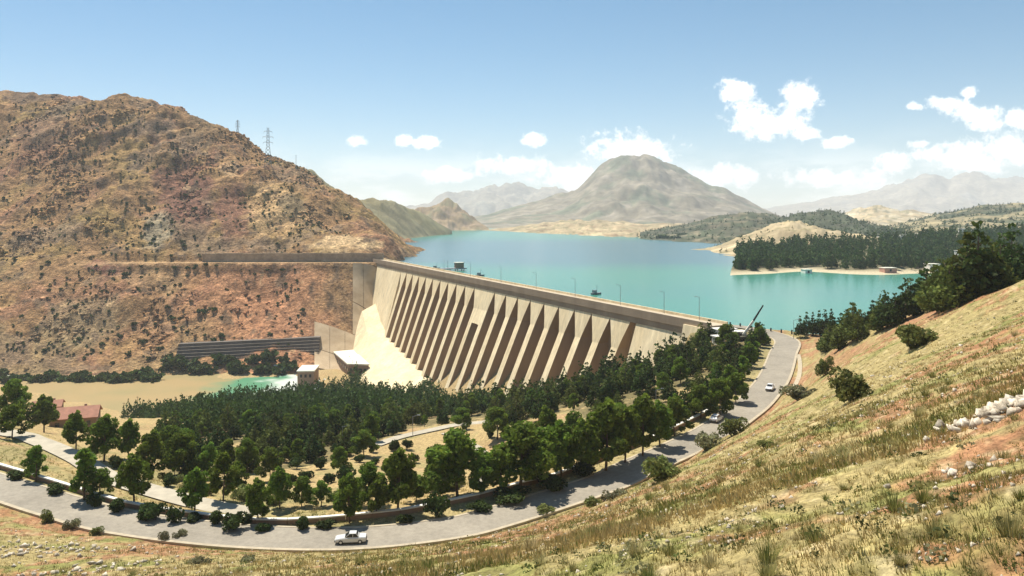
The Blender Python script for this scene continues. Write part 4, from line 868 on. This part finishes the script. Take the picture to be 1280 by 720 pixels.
r = np.random.default_rng(404); n = 2600; y = np.exp(r.uniform(math.log(9), math.log(120), n)); x = r.uniform(-0.95, 0.95, n)*y; dr, _, sd = dist_line(x, y, ROAD_C); k = (dr > 6) & (sd < 0) & (fbm(x, y, 12, 3, 411)+0.3*r.normal(size=n) > -0.05); x, y = x[k], y[k]; n = len(x); z = ground_z(x, y)
Q = 30; sz = (0.10+0.22*r.random(n)**2)*np.where(y > 40, 1.5, 1.0); bi = np.repeat(np.arange(n), Q); d = r.normal(size=(n*Q, 3)); d[:, 2] = np.abs(d[:, 2])*0.8; d /= np.linalg.norm(d, axis=1)[:, None]
P = np.stack([x, y, z], 1)[bi]+d*(sz[bi]*(0.5+0.55*r.random(n*Q)))[:, None]; V, Fc = quads_from(P, d, 1.0, 405); V = (V.reshape(-1, 4, 3)-P[:, None, :])*(sz[bi]*0.17)[:, None, None]+P[:, None, :]
pal = np.array([(0.10,0.12,0.035),(0.17,0.18,0.06),(0.24,0.23,0.12),(0.30,0.26,0.10),(0.075,0.085,0.03)]); C = pal[r.integers(0, 5, n)][bi]*(0.7+0.6*r.random((n*Q, 1)))
tag(raw('low_herbs', V.reshape(-1, 3), Fc, L_GRASS, cols=np.repeat(C, 4, 0)), 'low cushion herbs dotted through the grass of the slope', 'herbs', kind='stuff')
def rock_mesh(seed, flat=0.7):
    import bmesh
    r = np.random.default_rng(seed+500); bm = bmesh.new()
    for p in r.uniform(-1, 1, (9, 3))*np.array([1.0, 0.75, flat]): bm.verts.new(p*(0.75+0.25*r.random()))
    bmesh.ops.convex_hull(bm, input=bm.verts); bmesh.ops.delete(bm, geom=[v for v in bm.verts if not v.link_faces], context='VERTS'); bmesh.ops.triangulate(bm, faces=bm.faces); bm.verts.index_update()
    V = np.array([v.co[:] for v in bm.verts]); Fc = np.array([[v.index for v in f.verts] for f in bm.faces]); bm.free(); return V, Fc
RK = [rock_mesh(i, 0.55+0.1*(i % 4)) for i in range(8)]
def outcrop(px, py, n, spread, size, label, seed):
    c = hit(px, py); r = np.random.default_rng(seed); root = tag(empty('rock_outcrop', c), label, 'rocks')
    for i in range(n):
        x = c.x+r.normal()*spread; y = c.y+r.normal()*spread; z = float(ground_z(x, y)[0]); V, Fc = RK[i % 8]; s = size*r.uniform(0.4, 1.2); a = r.random()*6.28; ca, sa = math.cos(a), math.sin(a)
        V2 = np.stack([(V[:, 0]*ca-V[:, 1]*sa)*s+x-c.x, (V[:, 0]*sa+V[:, 1]*ca)*s+y-c.y, V[:, 2]*s+z+0.15*s-c.z], 1); raw('rock', V2, Fc, M_STONE, root)
outcrop(1266, 512, 130, 0.95, 0.33, 'jagged pale rock outcrop breaking out of the grassy slope', 4)
outcrop(1215, 600, 26, 0.8, 0.17, 'small pale stones below the jagged outcrop', 8)
outcrop(45, 690, 60, 4.0, 0.55, 'broken pale rocks on the bare red bank above the road', 5)
outcrop(110, 713, 40, 3.6, 0.5, 'loose pale rocks at the lower edge of the red bank', 6)
r = np.random.default_rng(55); n = 9000; y = np.exp(r.uniform(math.log(7), math.log(110), n)); x = r.uniform(-0.9, 0.9, n)*y; dr, _, sd = dist_line(x, y, ROAD_C); k = (dr > 5) & (sd < 0) & (fbm(x, y, 3.5, 4, 31)+0.5*fbm(x, y, 9, 3, 44) > 0.05); x, y = x[k], y[k]; z = ground_z(x, y); Vs = []; Fs = []; sum_v = 0
for i in range(len(x)):
    V, Fc = RK[i % 8]; s = min(0.03+0.0022*y[i]+0.03*r.random(), 0.25)*r.uniform(0.4, 1.3); Vs.append(V*s+np.array([x[i], y[i], z[i]])); Fs.append(Fc+sum_v); sum_v += len(V)
tag(raw('scattered_stones', np.concatenate(Vs), np.concatenate(Fs), M_STONE), 'pale stones scattered over the grassy hillside', 'stones', kind='stuff')

r = np.random.default_rng(66); n = 60000; y = r.uniform(575, 990, n); x = r.uniform(-0.72, -0.2, n)*y; px = CX+x/y*F
xr = x*0.8+y*0.6; yr = -x*0.6+y*0.8; msk = fbm(x, y, 70, 4, 401)*0.9+ridged(xr*0.5, yr*1.6, 45, 3, 405)*0.35+r.normal(size=n)*0.1; dB, _, _ = dist_line(x, y, BENCH)
k = (msk > 0.36) & (dB > 11) & ~((px > 375) & (y < 735)) & ~((px > 205) & (px < 410) & (y < 680) & (r.random(n) < 0.85)); x, y = x[k][:13000], y[k][:13000]; z = mount_z(x, y); cc = mount_cols(x, y, z); Vs = []; Fs = []; Cs = []; sum_v = 0
for i in range(len(x)):
    V, Fc = RK[i % 8]; s_ = 0.45+2.5*r.random()**3.0; a = r.random()*6.28; ca, sa = math.cos(a), math.sin(a); st = r.uniform(0.8, 2.2)
    Vs.append(np.stack([(V[:, 0]*ca*st-V[:, 1]*sa)*s_+x[i], (V[:, 0]*sa*st+V[:, 1]*ca)*s_+y[i], V[:, 2]*s_*0.9+z[i]-0.15*s_], 1)); Fs.append(Fc+sum_v); sum_v += len(V); Cs.append(np.tile(cc[i]*r.uniform(0.5, 1.75)*np.array([1, 0.97, 1.0]), (len(V), 1)))
tag(raw('mountain_rocks', np.concatenate(Vs), np.concatenate(Fs), M_ROCK, cols=np.concatenate(Cs)), 'broken rock outcrops scattered over the mountainside', 'rocks', kind='stuff')

# ------------------------------------------------------------------ the low wall by the road
WPX = [(-60,560,-46.2),(0,578,-46),(100,609,-46),(160,626,-46),(230,637,-46),(320,647,-46),(400,645,-46),(500,635,-46),(600,617,-46),(660,601,-45.6),(700,590,-45.3),(760,568,-45),(800,553,-44.7),(830,541,-44.4),(870,522,-44),(893,510,-43.8)]
WL = resample([wz(a, b, c+0.7) for a, b, c in WPX], 4.0)
rwall = tag(empty('roadside_wall', tuple(WL[len(WL)//2])), 'low brown roadside wall with a white coping along the valley edge', 'wall'); RL = Vector(rwall.location)
for a, c in zip(WL[:-1], WL[1:]):
    t = c[:2]-a[:2]; t = t/np.linalg.norm(t); nr_ = np.array([-t[1], t[0]]); za = float(ground_z(a[0], a[1])[0]); zc = float(ground_z(c[0], c[1])[0]); b1 = MB(); b2 = MB()
    def pr(b, w, z0, z1, g_):
        q = [(a[:2]-nr_*w+t*g_, za), (c[:2]-nr_*w-t*g_, zc), (c[:2]+nr_*w-t*g_, zc), (a[:2]+nr_*w+t*g_, za)]
        b.hexa([(p[0]-RL.x, p[1]-RL.y, z+z0-RL.z) for p, z in q]+[(p[0]-RL.x, p[1]-RL.y, z+z1-RL.z) for p, z in q])
    pr(b1, 0.18, -0.5, 0.72, 0.02); pr(b2, 0.32, 0.723, 0.92, 0.04)
    w_ = b1.build('wall_panel', M_BRICK, rwall); k_ = b2.build('coping', M_WHITE, rwall)

# ------------------------------------------------------------------ vehicles
def car(p, rz, paint, label, hatch=False, group=None):
    root = tag(empty('parked_car' if hatch else 'sedan_car', p, rz), label, 'car', group)
    b = MB(); prof = [(-2.15,0.36,0.72,0.74),(-2.1,0.28,0.90,0.80),(-1.5,0.24,0.95,0.84),(-0.5,0.22,0.92,0.85),(0.8,0.22,0.90,0.85),(1.5,0.24,0.84,0.83),(2.05,0.28,0.74,0.78),(2.18,0.36,0.62,0.70)]
    b.loft([[(x,-w,z0+0.1),(x,-w*0.86,z0),(x,w*0.86,z0),(x,w,z0+0.1),(x,w,z1-0.12),(x,w*0.88,z1),(x,-w*0.88,z1),(x,-w,z1-0.12)] for x, z0, z1, w in prof]); b.build('body', paint, root, False)
    xr = -1.75 if hatch else -1.25; b = MB(); b.hexa([(xr,-0.74,0.9),(0.85,-0.74,0.88),(0.85,0.74,0.88),(xr,0.74,0.9),(xr+0.5,-0.58,1.40),(0.15,-0.58,1.42),(0.15,0.58,1.42),(xr+0.5,0.58,1.40)]); b.build('cabin', paint, root)
    def pane(name, q): raw(name, q, [(0,1,2,3)], M_DARK, root)
    for s in (-1, 1):
        y = lambda z: s*(0.74-0.16*(z-0.9)/0.5+0.012)
        pane('side_window', [(-0.28,y(0.95),0.95),(0.62,y(0.95),0.95),(0.10,y(1.36),1.36),(-0.28,y(1.36),1.36)]); pane('side_window', [(xr+0.16,y(0.95),0.95),(-0.36,y(0.95),0.95),(-0.36,y(1.36),1.36),(xr+0.52,y(1.36),1.36)])
    pane('windscreen', [(0.805,-0.66,0.95),(0.805,0.66,0.95),(0.225,0.55,1.37),(0.225,-0.55,1.37)]); pane('rear_window', [(xr+0.07,0.66,0.96),(xr+0.07,-0.66,0.96),(xr+0.46,-0.55,1.37),(xr+0.46,0.55,1.37)])
    for x in (-1.32, 1.35):
        for s in (-1, 1):
            b = MB(); b.tube((x, s*0.66, 0.31), (x, s*0.86, 0.31), 0.31, 0.31, 14); w = b.build('wheel', M_BLACK, root); b = MB(); b.tube((x, s*0.861, 0.31), (x, s*0.875, 0.31), 0.18, 0.17, 10); b.build('rim', M_CHROME, w)
    for s in (-1, 1):
        b = MB(); b.box((2.14, s*0.52, 0.60), (0.08, 0.3, 0.14)); b.build('headlight', M_LAMPW, root); b = MB(); b.box((-2.13, s*0.55, 0.68), (0.06, 0.26, 0.13)); b.build('tail_light', M_LAMPR, root)
    for x in (2.16, -2.13): b = MB(); b.box((x, 0, 0.42), (0.14, 1.5, 0.16)); b.build('bumper', M_BLACK, root)
    return root
def on_road(px, off):
    best = min(range(1, len(ROAD)-1), key=lambda k: abs(CX+ROAD[k][0]/ROAD[k][1]*F-px) + (0 if ROAD[k][1] < 300 else 1e6)); t = ROAD[best+1]-ROAD[best-1]; nr_ = np.array([-t[1], t[0]])/np.hypot(t[0], t[1]); p = ROAD[best][:2]+nr_*off
    return (p[0], p[1], ROAD[best][2]+0.01), math.atan2(t[1], t[0])
p, a = on_road(440, -1.6); car(p, a+math.pi, M_CAR, 'silver sedan driving along the road below the grassy slope')
k = min(range(len(ROAD)), key=lambda i: abs(HY-ROAD[i][2]/ROAD[i][1]*F-486)+(0 if ROAD[i][0] > 40 else 1e5)); t = ROAD[k+1]-ROAD[k-1]; car((ROAD[k][0]+0.9, ROAD[k][1]-0.6, ROAD[k][2]+0.01), math.atan2(t[1], t[0])+math.pi, M_CARW, 'white car coming down the middle of the upper road')
k = min(range(len(ROAD)), key=lambda i: abs(HY-ROAD[i][2]/ROAD[i][1]*F-528)+(0 if ROAD[i][0] > 20 else 1e5)); t = ROAD[k+1]-ROAD[k-1]; nr_ = np.array([-t[1], t[0]])/np.hypot(t[0], t[1]); car((ROAD[k][0]+nr_[0]*2.3, ROAD[k][1]+nr_[1]*2.3, ROAD[k][2]+0.01), math.atan2(t[1], t[0]), M_CARW, 'white hatchback parked under the trees at the road edge', True)
for i, px in enumerate((346, 361)):
    d = 588; x = (px-CX)/F*d; z = max(float(ground_z(x, d)[0]), float(mount_z(np.array([x]), np.array([d]))[0])); car((x, d, z+0.1), 0.2+math.pi*i, M_CARW, ('white car parked before the dark stepped embankment', 'white hatchback parked next to the white car before the stepped embankment')[i], bool(i))

# ------------------------------------------------------------------ buildings
def prism(b, quad, z0, z1, o): b.hexa([(x-o[0], y-o[1], z0-o[2]) for x, y in quad]+[(x-o[0], y-o[1], z1-o[2]) for x, y in quad])
ph = [(-115,565),(-101,563),(-126,627),(-142,627)]; o0 = (-121,590,-116)
root = tag(empty('powerhouse', o0), 'flat-roofed brown powerhouse at the foot of the dam', 'building'); b = MB(); prism(b, ph, -116, -105, o0); b.build('wall', M_BRICK, root)
b = MB(); prism(b, [(-116,564),(-100,562),(-125,628),(-143,628)], -105, -104.1, o0); b.build('roof', M_ROOFW, root)
for i in range(4): b = MB(); b.box((-113.2+3.4*i+121-0.3, 564.6-0.14*i*3.4-590-0.1, 7.2), (1.8, 0.5, 2.4), -0.14); b.build('window', M_DARK, root)
for i in range(9):
    t = (i+0.5)/9; b = MB(); b.box((-115-27*t+121-0.1, 565+62*t-590, 7.0), (0.5, 3.2, 2.2), 0.41); b.build('window', M_DARK, root)
p = (-137.5, 533, -116.0); root = tag(empty('valve_house', p, 0.08), 'small square brown valve house with a pale roof by the outlet pool', 'building'); b = MB(); b.box((0,10,6), (10.8,20,12.4)); b.build('wall', M_BRICK, root); b = MB(); b.box((0,10,12.6), (11.8,21,0.8)); b.build('roof', M_ROOFW, root)
for x in (-3, 0, 3): b = MB(); b.box((x,-0.05,9.4), (1.4,0.3,2.0)); b.build('window', M_DARK, root)
b = MB(); b.box((1.5,-0.05,4.2), (2.4,0.3,3.4)); b.build('door', M_WALLG, root)
def house(p, rz, L_, W_d, H, rise, wallm, roofm, label, name='house', wins=3):
    root = tag(empty(name, p, rz), label, 'house'); b = MB(); b.box((0,0,H/2-0.5), (L_,W_d,H+1)); b.build('wall', wallm, root)
    e = 0.6; hx, hy = L_/2+e, W_d/2+e
    for s in (-1, 1):
        b = MB(); z = H-0.12
        b.hexa([(-hx,s*hy,z),(hx,s*hy,z),(hx,0.02*s,z+rise),(-hx,0.02*s,z+rise),(-hx,s*hy,z+0.25),(hx,s*hy,z+0.25),(hx,0.02*s,z+rise+0.25),(-hx,0.02*s,z+rise+0.25)]); b.build('roof_slope', roofm, root)
    b = MB()
    for s in (-1, 1): b.add([(s*L_/2*0.999,-W_d/2,H-0.02),(s*L_/2*0.999,W_d/2,H-0.02),(s*L_/2*0.999,0,H+rise-0.15)], [(0,1,2)])
    b.build('gable', wallm, root)
    for s in (-1, 1):
        for i in range(wins): b = MB(); b.box(((i-(wins-1)/2)*L_/wins, s*(W_d/2+0.01), H*0.55), (1.2,0.16,1.3)); b.build('window', M_DARK, root)
    b = MB(); b.box((L_/2+0.01,0,1.0), (0.16,1.1,2.1)); b.build('door', M_BRICK, root); b = MB(); b.box((L_*0.2,W_d*0.2,H+rise*0.8), (0.7,0.7,1.6)); b.build('chimney', M_BRICK, root); return root
p = hit(88, 536); house(p+Vector((0,3,0)), R(20), 13, 10, 3.6, 2.6, M_BRICK, M_TILE, 'brown house with a red tiled roof among the trees above the river')
p = hit(48, 522); house(p+Vector((0,6,0)), R(20), 9, 7, 2.8, 1.8, M_BRICK, M_TILE, 'low red-roofed outbuilding behind the brown house')
p = hit(5, 478, 300); 
root = tag(empty('flat_hut', (wp(8,470,560)[0], 560, float(mount_z(np.array([wp(8,470,560)[0]]), np.array([560.0]))[0]))), 'pale flat-roofed hut on the rise over the river bank', 'hut'); b = MB(); b.box((0,0,1.5), (14,7,4)); b.build('wall', M_PAD, root); b = MB(); b.box((0,0,3.9), (16,9,0.6)); b.build('roof', M_ROOFW, root); b = MB(); b.box((2,-3.55,1.4), (2,0.2,2.4)); b.build('door', M_DARK, root)
# sheds on the near abutment
for px, py, w, d_, h, lab in ((905,417,7,4,2.6,'white flat-roofed shed among the trees at the near end of the dam'),(898,426,3,3,2.2,'tiny white hut below the white shed'),(922,420,5,3,2.4,'low white shed beside the crane')):
    p = hit(px, py+4); root = tag(empty('white_shed', p, 0.3), lab, 'shed'); b = MB(); b.box((0,0,h/2-0.3), (w,d_,h+0.6)); b.build('wall', M_WHITE, root); b = MB(); b.box((0,0,h+0.15), (w+0.8,d_+0.8,0.3)); b.build('roof', M_WHITE, root); b = MB(); b.box((0,-d_/2-0.02,h*0.55), (1.1,0.12,1.4)); b.build('window', M_DARK, root)
# mobile crane
p = Vector((76, 264, float(ground_z(76, 264)[0]))); root = tag(empty('mobile_crane', p, 0.4), 'dark mobile crane with its jib raised over the near end of the dam', 'crane')
b = MB(); b.box((0,0,1.0), (7,2.5,0.9)); b.build('chassis', M_YEL, root); b = MB(); b.box((-2.6,0,2.2), (1.6,2.2,1.6)); b.build('cab', M_YEL, root)
for x in (-2.4, 0, 2.4):
    for s in (-1, 1): b = MB(); b.tube((x, s*0.95, 0.5), (x, s*1.3, 0.5), 0.5, 0.5, 10); b.build('wheel', M_BLACK, root)
b = MB(); b.tube((0.5,0,2.0), (3.6,-1.2,6.5), 0.45, 0.36, 6); b.build('boom', M_ROOFW, root); b = MB(); b.tube((3.6,-1.2,6.5), (6.6,-2.4,11.6), 0.34, 0.24, 6); b.build('jib', M_BLACK, root)
# white village houses beyond the peninsula
vr = np.random.default_rng(8)
for i in range(16):
    px = vr.uniform(1090, 1215); py = vr.uniform(279, 288); d = 1120+vr.uniform(-40, 40)+(px-1090)*0.8; x, y, z = wp(px, py, d); w = vr.uniform(9, 20)
    hp = HILLS['wooded_slope']; zg = float(hp(np.array([x]), np.array([y]))[0])
    root = tag(empty('village_house', (x, y, zg-0.5), vr.uniform(-0.4, 0.4)), 'small white flat-roofed house in the far village behind the peninsula', 'house', 'white houses of the far village'); b = MB(); b.box((0,0,3), (w,9,7)); b.build('wall', M_WHITE, root); b = MB(); b.box((0,0,6.7), (w+0.8,9.8,0.4)); b.build('roof', M_ROOFW, root)
    for s in (-0.28, 0.28): b = MB(); b.box((s*w,-4.52,3.6), (1.6,0.1,1.8)); b.build('window', M_DARK, root)
for px, d, w, lab in ((1165,590,8,'white house half hidden in the wood by the lake'),(1200,640,5,'tall white house standing over the wood by the lake'),(1008,575,5,'small pale bathing hut on the beach'),(1110,572,9,'low pink beach house at the water edge')):
    x = (px-CX)/F*d; i = int(np.argmin((PENV[:, 0]-x)**2+(PENV[:, 1]-d)**2)); z = PENV[i, 2]; hgt = 3.5 if px < 1150 else (5 if px == 1165 else 10)
    root = tag(empty('lake_house', (x, d, z-0.4), 0.1), lab, 'house'); b = MB(); b.box((0,0,hgt/2), (w,7,hgt)); b.build('wall', M_WHITE if px != 1110 else mat('pink_wall', (0.5,0.27,0.2)), root); b = MB(); b.box((0,0,hgt+0.2), (w+0.6,7.6,0.4)); b.build('roof', M_ROOFW, root); b = MB(); b.box((0,-3.52,hgt*0.6), (1.4,0.1,1.6)); b.build('window', M_DARK, root)
# stepped dark embankment at the mountain foot
e0 = np.array(wp(217,455,590)[:2]); e1 = np.array(wp(398,446,605)[:2]); root = tag(empty('stepped_embankment', (e0[0], e0[1], -113)), 'dark stepped stone embankment at the foot of the mountain', 'embankment')
t = (e1-e0)/np.linalg.norm(e1-e0); nr_ = np.array([-t[1], t[0]]); LN = np.linalg.norm(e1-e0)
for i in range(7):
    za = -111.5+i*2.15; off = i*2.1; b = MB(); q = [e0+nr_*off, e1+nr_*off, e1+nr_*(off+7), e0+nr_*(off+7)]; top = [(za+2.15-0.0, za+2.15+3.2)]
    b.hexa([(p[0]-e0[0], p[1]-e0[1], -8) for p in q]+[(p[0]-e0[0], p[1]-e0[1], za+2.0+113+dz) for p, dz in zip(q, (0, 3.0, 3.0, 0))]); st = b.build('step', M_REVET, root)
    b = MB(); q = [e0+nr_*(off-0.25), e1+nr_*(off-0.25), e1+nr_*(off+0.5), e0+nr_*(off+0.5)]; b.hexa([(p[0]-e0[0], p[1]-e0[1], za+1.95+113+dz) for p, dz in zip(q, (0, 3.0, 3.0, 0))]+[(p[0]-e0[0], p[1]-e0[1], za+2.25+113+dz) for p, dz in zip(q, (0, 3.0, 3.0, 0))]); b.build('edge', M_REVED, st)

# ------------------------------------------------------------------ pylons, poles, lamps, boats
def pylon(p, H, label, rz=0.3):
    root = tag(empty('power_pylon', p, rz), label, 'pylon', None); w0 = H*0.10; wt_ = H*0.022; zw = H*0.55
    def half(z): return w0+(wt_*1.6-w0)*z/zw if z < zw else wt_*1.6+(wt_-wt_*1.6)*(z-zw)/(H-zw)
    cs = ((-1,-1),(1,-1),(1,1),(-1,1)); lv = [0, .14, .27, .38, .47, .55, .64, .73, .82, .91, 1.0]
    for sx_, sy_ in cs:
        b = MB(); 
        for a, c in ((0, .55), (.55, 1.0)): b.tube((sx_*half(a*H), sy_*half(a*H), a*H-(1 if a == 0 else 0)), (sx_*half(c*H), sy_*half(c*H), c*H), 0.26, 0.22, 4)
        b.build('leg', M_STEEL, root)
    b = MB()
    for a, c in zip(lv[:-1], lv[1:]):
        ha, hc = half(a*H), half(c*H)
        for i in range(4):
            s0, s1 = cs[i], cs[(i+1) % 4]; b.tube((s0[0]*ha, s0[1]*ha, a*H), (s1[0]*hc, s1[1]*hc, c*H), 0.11, None, 3); b.tube((s1[0]*ha, s1[1]*ha, a*H), (s0[0]*hc, s0[1]*hc, c*H), 0.11, None, 3)
    b.build('bracing', M_STEEL, root)
    for z, l in ((0.62, 0.12), (0.76, 0.13), (0.90, 0.10)):
        b = MB(); 
        for s in (-1, 1):
            b.tube((0,-0.4,z*H), (s*l*H,0,z*H), 0.16, 0.1, 4); b.tube((0,0,z*H+1.8), (s*l*H,0,z*H), 0.12, 0.1, 4); b.tube((s*l*H,0,z*H), (s*l*H,0,z*H-1.8), 0.1, 0.1, 4)
        b.build('cross_arm', M_STEEL, root)
def ridge_pt(px, py, d): x = (px-CX)/F*d; return (x, d, float(mount_z(np.array([x]), np.array([float(d)]))[0])-0.5)
pylon(ridge_pt(335,198,862), 42, 'tall steel lattice pylon on the mountain ridge')
q = ridge_pt(297,175,930); pylon(q, (HY-150)/F*930-q[2], 'second steel pylon standing partly behind the mountain ridge')
q = ridge_pt(370,208,866); 
def pole(p, H, label, r0=0.16, arm=True, name='lamp_post', cat='lamp post', group=None, rz=0.0, m=None):
    root = tag(empty(name, p, rz), label, cat, group); b = MB(); b.tube((0,0,-0.4), (0,0,H), r0, r0*0.6, 6); b.build('pole', m or M_METAL, root)
    if arm: b = MB(); b.tube((0,0,H-0.15), (1.4,0,H+0.25), r0*0.5, r0*0.4, 5); b.build('arm', m or M_METAL, root); b = MB(); b.box((1.6,0,H+0.25), (0.8,0.3,0.16)); b.build('lamp_head', M_METAL, root)
    else: b = MB(); b.box((0,0,H-0.5), (1.8,0.14,0.14)); b.build('cross_bar', m or M_METAL, root)
pole(q, 17, 'thin dark mast on the shoulder of the mountain ridge', 0.3, False, 'mast', 'mast')
for s in (160, 210, 258, 304, 346, 386, 418, 440): pole(dam_pt(s, -5.4, CREST), 8.5, 'thin lamp post along the lake side of the dam crest', 0.13, True, group='lamp posts on the dam crest', rz=math.atan2(DN[1], DN[0]))
for px, by, H in ((172,518,7.5),(155,520,5.5)):
    p = hit(px, by); pole(p, H*p.y/330, 'tall wooden pole by the river flat' if px == 172 else 'short wooden pole by the river flat', 0.18, False, 'wooden_pole', 'pole', m=M_BARK)
for px, by, top in ((428,556,532),(516,546,520),(820,505,488),(992,424,400)):
    p = hit(px, by)
    if p: pole(p, (by-top)/F*p.y, 'thin grey lamp post at the lake end of the road' if px == 992 else 'thin grey lamp post beside the park path', 0.1, True, group=None if px == 992 else 'lamp posts in the park')
for i in range(9):
    x = 78+i*3.2; y = 286-i*1.35; z = float(ground_z(x, y)[0]); root = tag(empty('bollard', (x, y, max(z, LAKE))), 'short dark bollard in the row at the lake end of the road', 'bollard', 'bollards at the lake end of the road'); b = MB(); b.tube((0,0,-0.3), (0,0,1.3), 0.3, 0.26, 8); b.build('post', M_BLACK, root); b = MB(); b.tube((0,0,1.3), (0,0,1.5), 0.34, 0.2, 8); b.build('cap', M_BLACK, root)
p = wz(566, 338, LAKE); root = tag(empty('intake_platform', p, 0.4), 'grey service platform with a cabin standing in the lake by the dam', 'platform')
b = MB(); b.box((0,0,1.4), (20,7,0.8)); b.build('deck', M_METAL, root)
for x in (-8, -3, 3, 8):
    for y in (-2.5, 2.5): b = MB(); b.tube((x,y,-6), (x,y,1.2), 0.4, 0.4, 6); b.build('pile', M_STEEL, root)
b = MB(); b.box((5,0,3.7), (6,5,3.8)); b.build('cabin', M_BRICK, root); b = MB(); b.box((5,0,5.8), (7,6,0.4)); b.build('roof', M_ROOFW, root); b = MB(); b.tube((-4,0,1.8), (-4,0,8), 0.2, 0.15, 5); b.build('mast', M_STEEL, root)
for px, py, lab in ((545,336,'small dark work boat moored next to the service platform'),(600,345,'small dark boat lying along the dam crest'),(745,368,'lone small boat with a short mast on the lake')):
    p = wz(px, py, LAKE); root = tag(empty('work_boat', p, 0.6), lab, 'boat'); b = MB(); b.loft([[(x,-w,0.9),(x,-w*0.5,-0.4),(x,w*0.5,-0.4),(x,w,0.9)] for x, w in ((-3,0.9),(0,1.2),(2.4,0.8),(3.6,0.05))]); b.build('hull', M_STEEL, root); b = MB(); b.box((-1,0,1.6), (2,1.6,1.5)); b.build('cabin', M_METAL, root); b = MB(); b.tube((0.6,0,0.6), (0.6,0,5), 0.12, 0.08, 5); b.build('mast', M_STEEL, root)

# ------------------------------------------------------------------ haze
hz = MB(); hz.box((0, 5400, 260), (28000, 15200, 780)); ho = hz.build('haze', None); ho['kind'] = 'stuff'; tag(ho, 'thin pale summer haze filling the air', 'haze')
hm = bpy.data.materials.new('haze_air'); hm.use_nodes = True; t = hm.node_tree
for n in list(t.nodes): t.nodes.remove(n)
pv = N(t.nodes, 'ShaderNodeVolumePrincipled', inp={'Color': (0.86,0.92,1.0,1), 'Density': 0.000092, 'Anisotropy': 0.0}); ou = N(t.nodes, 'ShaderNodeOutputMaterial'); t.links.new(pv.outputs[0], ou.inputs['Volume']); ho.data.materials.append(hm)
